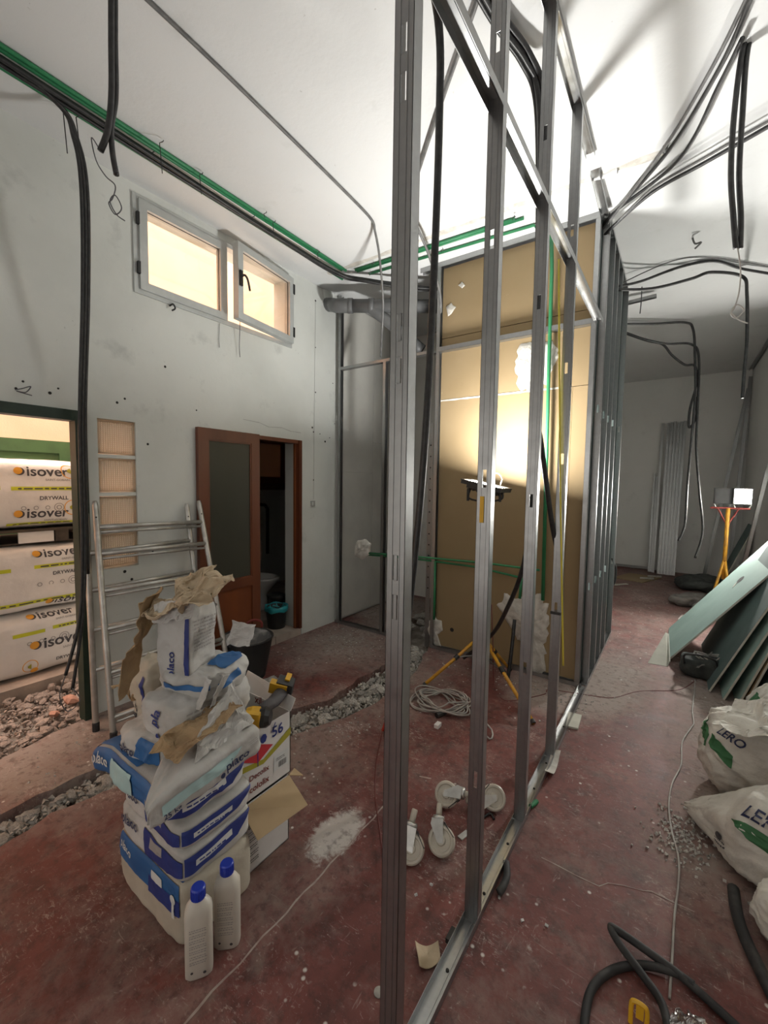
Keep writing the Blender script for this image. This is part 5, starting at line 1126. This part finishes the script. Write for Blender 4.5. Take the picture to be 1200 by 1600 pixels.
# ------------------------------------------------------------------ rubble sacks at right
GW = 'woven rubble sacks at right'
def woven(label, loc, rot, d, prints, seed, m=3, amp=.03, freq=4, warp=None): return sackthing(label, loc, rot, d, 0, prints, seed, m, amp, freq, 34, warp, 'woven', 'rubble_sack', GW, .016)
def taper(r):
    k = max(0, -r.x-.12); f = max(.28, 1-1.9*k); return W(r.x, r.y*f, r.z*max(.2, 1-2.3*k))
def taper2(r):
    k = max(0, r.z-.24); f = max(.4, 1-1.6*k); return W(r.x*f, r.y*f, r.z)
woven('large front rubble sack lying with its mouth to the left', (.50, 2.27, 0), (0, 0, -.55), (.86, .46, .34),
      [('poly', '-y', ((-.42, .62), (-.2, .30), (.8, .12), (.8, .62)), 'leafgreen'), ('text', '-y', 'LEROY MERLIN', -.36, .76, 1.25, 'ink'), ('dot', '-y', -.52, -.1, .05, 'inkgrey'), ('dash', '-y', -.58, -.35, .16, .1, 2, 'inkgrey')], 21, warp=taper)
woven('bulging rubble sack with green print behind the front one', (.46, 2.86, 0), (0, 0, -.2), (.56, .46, .42),
      [('poly', '-x', ((.2, .35), (.95, .2), (.95, .6), (.2, .75)), 'leafgreen'), ('poly', '-y', ((-.98, .35), (-.45, -.05), (-.45, .25), (-.98, .7)), 'leafgreen'), ('text', '-y', 'LERO', -.9, .75, .6, 'ink', -.35)], 22, amp=.035)
woven('farthest rubble sack showing a green leaf print', (.66, 3.38, 0), (0, 0, .1), (.44, .40, .44), [('poly', '-y', ((-.75, .15), (.7, .1), (.7, .5), (-.6, .6)), 'leafgreen'), ('text', '-y', 'LEROY', -.7, .65, 1.1, 'inkgrey'), ('poly', '-x', ((-.4, .15), (.8, .1), (.8, .5), (-.4, .55)), 'leafgreen')], 23, amp=.03, warp=taper2)
woven('pale sack at the bottom right edge of the floor', (.53, 1.98, 0), (0, 0, .5), (.46, .36, .20), [], 24)
o = crumple('empty_sack', quadfn(W(.20, 2.62, .40), W(.56, 2.55, .47), W(.70, 3.0, .52), W(.34, 3.0, .44)), 20, 18, 'woven', None, .07, 5, 31, .004); rebase(o); tag(o, 'empty crumpled sack thrown over the bulging one', 'sack')
o = sackthing('purple black bag tucked between the rubble sacks', (.60, 2.62, .33), (0, 0, .3), (.2, .2, .17), 0, [], 33, m=2.5, amp=.02, bodymat='cloth', name='dark_bag', grp=None)
# ------------------------------------------------------------------ hoses, yellow handle and film at the bottom right
cable('hose', 'black hose folded back on itself at the bottom right', 'hose', [fl(1200, 1650, .015), fl(1120, 1575, .015), fl(1060, 1522, .02), fl(1000, 1478, .035), fl(962, 1452, .05), fl(955, 1451, .05), fl(968, 1475, .04), fl(1005, 1525, .025), fl(1035, 1570, .02), fl(1050, 1640, .015)], .0125, 'rubber', 'black hoses at the bottom right', 10)
cable('hose', 'dark hose curving in a wide bow at the bottom right', 'hose', [fl(912, 1650, .015), fl(914, 1590, .015), fl(925, 1545, .015), fl(955, 1517, .015), fl(1000, 1508, .015), fl(1050, 1518, .018), fl(1085, 1540, .02)], .0125, 'rubber', 'black hoses at the bottom right', 10)
cable('hose', 'dusty dark hose bending round the pale sack', 'hose', [fl(1146, 1388, .02), fl(1150, 1420, .02), fl(1160, 1455, .02), fl(1180, 1500, .02), fl(1210, 1560, .02)], .02, 'rubber', 'black hoses at the bottom right', 10)
cable('floor_cable', 'thin pale cable running along the passage floor', 'cable', [fl(x, y, .006) for x, y in ((1086, 1062), (1085, 1080), (1082, 1110), (1084, 1130), (1080, 1137), (1066, 1160), (1064, 1195), (1050, 1225), (1045, 1260), (1050, 1300), (1060, 1340), (1060, 1380), (1054, 1430), (1050, 1500), (1046, 1560))], .0042, 'whitecable')
yh = fl(997, 1605, 0)
o = B().tube(spline([yh+W(-.02, 0, 0), yh+W(-.02, .01, .05), yh+W(-.012, .012, .062), yh+W(.012, .012, .062), yh+W(.02, .01, .05), yh+W(.02, 0, 0)], 4), .0065, 8).box(yh+W(-.008, .005, .02), yh+W(.012, .02, .06)).build('yellow_tool', 'yellow', smooth=False); rebase(o); tag(o, 'end of a yellow plastic tool at the bottom edge', 'tool')
o = crumple('plastic_film', quadfn(fl(1045, 1640, .02), fl(1125, 1640, .02), fl(1105, 1590, .03), fl(1055, 1568, .03)), 14, 10, 'clear', None, .022, 16, 41, .0015); rebase(o); tag(o, 'crumpled clear plastic film at the bottom edge', 'film')
# ------------------------------------------------------------------ boards leaning on the right wall
def leaning(label, x0, y0, y1, xt, zt, m, th=.013, grp='boards leaning on the right wall', hole=None, tilt=0.):
    t = thing('plasterboard', label, 'board', (x0, (y0+y1)/2, 0), grp)
    a, b_, c, d = W(x0, y0, 0), W(x0, y1, 0), W(xt, y1+tilt, zt), W(xt, y0+tilt, zt); n = (b_-a).cross(d-a); n = -n.normalized() if n.x > 0 else n.normalized()
    bz = max(0, n.z); b0 = B()
    P = [a, b_, c, d]
    P = [p+W(0, 0, .003+th*bz) for p in P]
    core = B(); core.slab(P if (P[1]-P[0]).cross(P[3]-P[0]).dot(n) > 0 else P[::-1], n, th); core.build('board_core', 'core', t)
    f = B(); f.slab([p+n*.0006 for p in P], n, .0005) if (P[1]-P[0]).cross(P[3]-P[0]).dot(n) > 0 else f.slab([p+n*.0006 for p in P[::-1]], n, .0005); f.build('paper_face', m, t)
    return t, P, n
leaning('second board from the passage, green faced, leaning on the right wall', .28, 4.10, 5.3, .80, 1.24, 'shadedgreenboard')
for k, (x0, y0, lab, m_) in enumerate(((.36, 4.0, 'third leaning board, green paper with pale edge', 'greenboard'), (.435, 3.94, 'fourth leaning board, thin gap before it', 'greenboard'), (.465, 3.92, 'fifth leaning board, brown paper back', 'tan'), (.53, 3.9, 'sixth leaning board nearest the wall, dark backed', 'shadedgreenboard'))):
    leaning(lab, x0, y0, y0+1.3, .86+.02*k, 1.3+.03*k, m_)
t_, P, n_ = leaning('big pale green board leaning far out over the passage', 0.0, 4.60, 5.68, .925, 1.27, 'greenboard')
c = oX(1158, 905, 0.0); # cut-out for a box
dd_ = ray(1157, 906); pc = CAM+dd_*((P[0]-CAM).dot(n_)/dd_.dot(n_)); ud = (P[3]-P[0]).normalized(); vd = W(0, 1, 0)
b = B(); vs = [pc+n_*.002+ud*.045*math.cos(2*PI*i/12)+vd*.06*math.sin(2*PI*i/12) for i in range(12)]; b.add(vs, [tuple(range(12))]); b.build('socket_cutout', 'hole', t_)
b = B(); b.slab([pc+n_*.0035-ud*.10+vd*(-.05), pc+n_*.0035-ud*.07+vd*(-.05), pc+n_*.0035-ud*.03+vd*.0, pc+n_*.0035-ud*.06+vd*.01], n_, .001); b.build('torn_paper_edge', 'core', t_)
o = B().slab([fl(1012, 1036, .002), fl(1042, 1041, .002), fl(1046, 1033, .04), oY(1044, 990, 4.85), oY(1040, 988, 4.85)], (-.6, -.6, .4), .01).build('board_offcut', 'core'); rebase(o); tag(o, 'pale triangular offcut under the big green board', 'board')
# black tool bag with cable under the boards
tb_ = thing('tool_bag', 'black open tool bag with tangled cable beside the leaning boards', 'bag', (.27, 4.42, 0))
s = Sack(.34, .26, .17, 5, .02, 8, 51); s.mesh(12).build('bag_body', 'cloth', tb_, True, True)
B().tube(spline([(-.15, -.12, .12), (-.15, -.14, .2), (-.05, -.14, .22), (.05, -.14, .2), (.07, -.12, .13)], 5), .009, 8).build('handle', 'black', tb_, True, True)
pts = [(.02+.09*math.cos(i*.8)*(1+.2*math.sin(i)), .07*math.sin(i*.8), .175+.02*math.sin(i*1.7)) for i in range(28)]
B().tube(spline(pts, 4), .006, 6).build('cable_tangle', 'whitecable', tb_, True, True)
o = crumple('rag', quadfn(W(.13, 4.33, .02), W(.26, 4.28, .17), W(.3, 4.45, .2), W(.16, 4.5, .12)), 10, 8, 'clothgrey', None, .03, 9, 52); rebase(o); tag(o, 'dusty rag on the edge of the tool bag', 'rag')
# ------------------------------------------------------------------ far end of the passage
def loose_stud(label, p0, p1, grp, web=.07, fl_=.05, up=(0, -1, 0)):
    o = B(); d = (Vector(p1)-Vector(p0)); u = Vector(up); track_geo(o, p0, p1, u, web, fl_, .002); o = o.build('metal_stud', 'galv'); rebase(o); return tag(o, label, 'profile', grp)
for k in range(6):
    loose_stud(('first', 'second', 'third', 'fourth', 'fifth', 'sixth')[k]+' from left of the tall studs stacked on the far wall', W(-.215+.046*k, 9.22-.01*(k % 2), .002), W(-.195+.05*k, 9.56, 2.80+.01*(k % 3)), 'tall studs on the far wall', .044, .05)
loose_stud('single slim stud just left of the tall far stack', W(-.30, 9.3, .002), W(-.285, 9.56, 2.80), 'tall studs on the far wall', .04, .05)
for k in range(2): loose_stud(('left', 'right')[k]+' of two shorter studs at the far wall', W(-.37+.035*k, 9.35, .002), W(-.375+.04*k, 9.57, 1.86-.06*k), 'short studs on the far wall', .034, .05)
loose_stud('long stud leaning diagonally in the far corner', W(.46, 9.35, .002), W(.90, 9.52, 3.30), None, .05, .04)
loose_stud('upright profile standing in the far right corner', W(.80, 9.40, .002), W(.92, 9.53, 3.5), None, .05, .04)
loose_stud('bright stud leaning on the right wall above the boards', W(.72, 7.3, .002), W(.93, 7.0, 1.9), None, .05, .04, (-1, 0, 0))
loose_stud('loose profile lying along the foot of the far wall', W(-.95, 9.45, .03), W(-.4, 9.45, .03), None, .05, .04, (0, 0, 1))
leaning('dark green board leaning behind the far lamp', .55, 8.0, 8.6, .93, 1.05, 'shadedgreenboard', grp=None)
o = B().slab([W(-.85, 8.3, .014), W(-.40, 8.15, .014), W(-.15, 8.8, .014), W(-.65, 8.9, .014)], (0, 0, 1), .012).build('floor_board', 'tan'); rebase(o); tag(o, 'brown board offcut lying on the far floor', 'board')
o = B().slab([W(-1.2, 7.2, .014), W(-.62, 7.9, .014), W(-.58, 7.87, .014), W(-1.15, 7.15, .014)], (0, 0, 1), .012).build('floor_batten', 'core'); rebase(o); tag(o, 'pale batten lying on the floor past the toilet block', 'board')
sackthing('dark crumpled bag on the floor below the far lamp', (.40, 8.2, 0), (0, 0, .2), (.75, .5, .22), 0, [], 61, m=2.6, amp=.06, bodymat='cloth', name='dark_bag', grp=None)
sackthing('dusty grey bundle on the passage floor before the far bag', (.22, 7.0, 0), (0, 0, .3), (.5, .3, .16), 0, [], 62, m=2.6, amp=.04, bodymat='clothgrey', name='cloth_bundle', grp=None)
sackthing('second grey bundle beside the big green board', (.42, 6.5, 0), (0, 0, .1), (.4, .3, .2), 0, [], 63, m=2.6, amp=.04, bodymat='clothgrey', name='cloth_bundle', grp=None)
o = B().slab([W(.08, 6.1, .02), W(.25, 6.0, .05), W(.3, 6.25, .06), W(.12, 6.35, .02)], (0, 0, 1), .01).build('board_offcut', 'plas'); rebase(o); tag(o, 'white board offcut near the grey bundles', 'board')
for k, (x, y) in enumerate(((1000, 905), (1012, 902), (1075, 893), (985, 888))):
    p = fl(x, y, 0); o = B().tube([p+W(0, 0, .02), p+W(.2, .05, .03)], .02, 6).build('debris_stick', 'conc'); rebase(o); tag(o, 'grey debris stick by the far wall', 'debris', 'debris by the far wall')
cx_, cy_ = .51, 6.5
ld = thing('twin_lamp', 'twin head work lamp on orange tripod, right head lit', 'work lamp', (cx_, cy_, 0))
for dx, dy in ((-.3, -.15), (.2, -.3), (.1, .3)): B().tube([(cx_, cy_, .75), (cx_+dx*.5, cy_+dy*.5, 0.02)], .016, 8).build('leg', 'yellowpaint', ld, True)
B().tube([(cx_, cy_, .5), (cx_, cy_, 1.36)], .022, 10).build('pole', 'yellowpaint', ld, True)
B().tube([(cx_-.17, cy_, 1.36), (cx_+.2, cy_, 1.36)], .012, 8).build('cross_bar', 'inkred', ld)
B().tube([(cx_, cy_, 1.15), (cx_-.1, cy_, 1.36)], .01, 6).build('brace', 'inkred', ld); B().tube([(cx_, cy_, 1.15), (cx_+.1, cy_, 1.36)], .01, 6).build('brace', 'inkred', ld)
for s, m_ in ((-1, 'ledoff'), (1, 'ledon')):
    x = cx_+(-.055 if s < 0 else .125)
    cy_ = 6.5 if s > 0 else 6.53
    h = B().box((x-.088, cy_-.03, 1.41), (x+.088, cy_+.05, 1.60)).box((x-.07, cy_+.05, 1.42), (x+.07, cy_+.08, 1.59)).build('lamp_head', 'black', ld)
    B().box((x-.078, cy_-.034, 1.42), (x+.078, cy_-.03, 1.59)).build('lamp_glass', m_, h)
    B().tube([(x-.08, cy_, 1.41), (x-.06, cy_, 1.36)], .008, 6).tube([(x+.08, cy_, 1.41), (x+.06, cy_, 1.36)], .008, 6).build('bracket', 'zinc', h)
cy_ = 6.5
l2 = area('far_lamp_light', W(cx_+.125, cy_-.045, 1.505), (0, -1, .0), .15, .16, 58, (1, .97, .9)); tag(l2, kind='helper')
# ------------------------------------------------------------------ small things on the left wall
so = thing('wall_socket', 'small grey socket on the wall right of the toilet doorway', 'socket', oX(488, 787, XL))
p = oX(488, 787, XL); B().box(p+W(0, -.03, -.03), p+W(.012, .03, .03)).build('plate', 'socketm', so); B().box(p+W(.012, -.015, -.018), p+W(.016, .0, .018)).build('rocker', 'inkwhite', so)
cable('switch_wire', 'thin dark wire stapled down the wall to the socket', 'wire', [oX(493, 470, XL+.004), oX(492, 560, XL+.004), oX(491, 650, XL+.004), oX(490, 780, XL+.004)], .0013, 'soot')
p = oX(265, 478, XL); o = B().tube(spline([p, p+W(.03, .01, .01), p+W(.04, .02, -.02), p+W(.03, .0, -.04)], 4), .006, 6).build('hook', 'black', smooth=True); rebase(o); tag(o, 'black hook under the high window', 'hook')
p = oX(232, 858, XL); o = B().tube(spline([p+W(0, -.03, 0), p+W(.03, -.01, .015), p+W(.035, .015, .01), p+W(.02, .02, -.02)], 4), .006, 6).build('hook', 'black', smooth=True); rebase(o); tag(o, 'black hook right of the glass blocks', 'hook')
for (x, y), lab in (((268, 270), 'dark hook below the ceiling conduits'), ((472, 396), 'small dark hook above the right of the window')):
    p = onp(x, y, 2, 3.5); p = oX(x, y, XL+.002); o = B().tube(spline([p, p+W(.04, -.01, .01), p+W(.06, .01, -.01), p+W(.05, .02, -.05)], 4), .005, 6).build('hook', 'black', smooth=True); rebase(o); tag(o, lab, 'hook')
cable('pull_cord', 'thin cord hanging from the open sash handle', 'cord', [oX(375, 445, -3.03), oX(375, 500, -3.1), oX(374, 540, -3.14), oX(375, 558, -3.14)], .003, 'wire')
cable('pull_cord', 'faint short cord below the window middle', 'cord', [oX(343, 505, XL+.01), oX(342, 530, XL+.01), oX(343, 543, XL+.01)], .002, 'greycable')
cable('cut_wires', 'cut wire ends poking from the wall above the yard opening', 'wire', [oX(24, 609, XL), oX(35, 607, XL+.05), oX(48, 604, XL+.04), oX(40, 613, XL+.04), oX(26, 611, XL+.02), oX(50, 618, XL+.04)], .003, 'wire')
p = onp(1040, 228, 2, ZC); o = B().at(p, (PI, 0, 0)).lathe([(.015, 0), (.012, .02), (.02, .03), (.004, .04)], 8).build('ceiling_clip', 'greycable'); rebase(o); tag(o, 'metal clip on the ceiling scar at right', 'clip')
p = onp(1082, 372, 2, ZC); o = B().tube(spline([p, p+W(.02, 0, -.05), p+W(.06, -.02, -.06), p+W(.02, 0, -.09)], 4), .007, 6).build('ceiling_hook', 'greycable'); rebase(o); tag(o, 'bent hook in the passage ceiling', 'hook')
cable('ceiling_hook', 'thin wire stub hanging from the passage cables', 'wire', [dp(1003, 448, 4.2), dp(1002, 470, 4.2), dp(1000, 490, 4.2)], .005, 'wire')
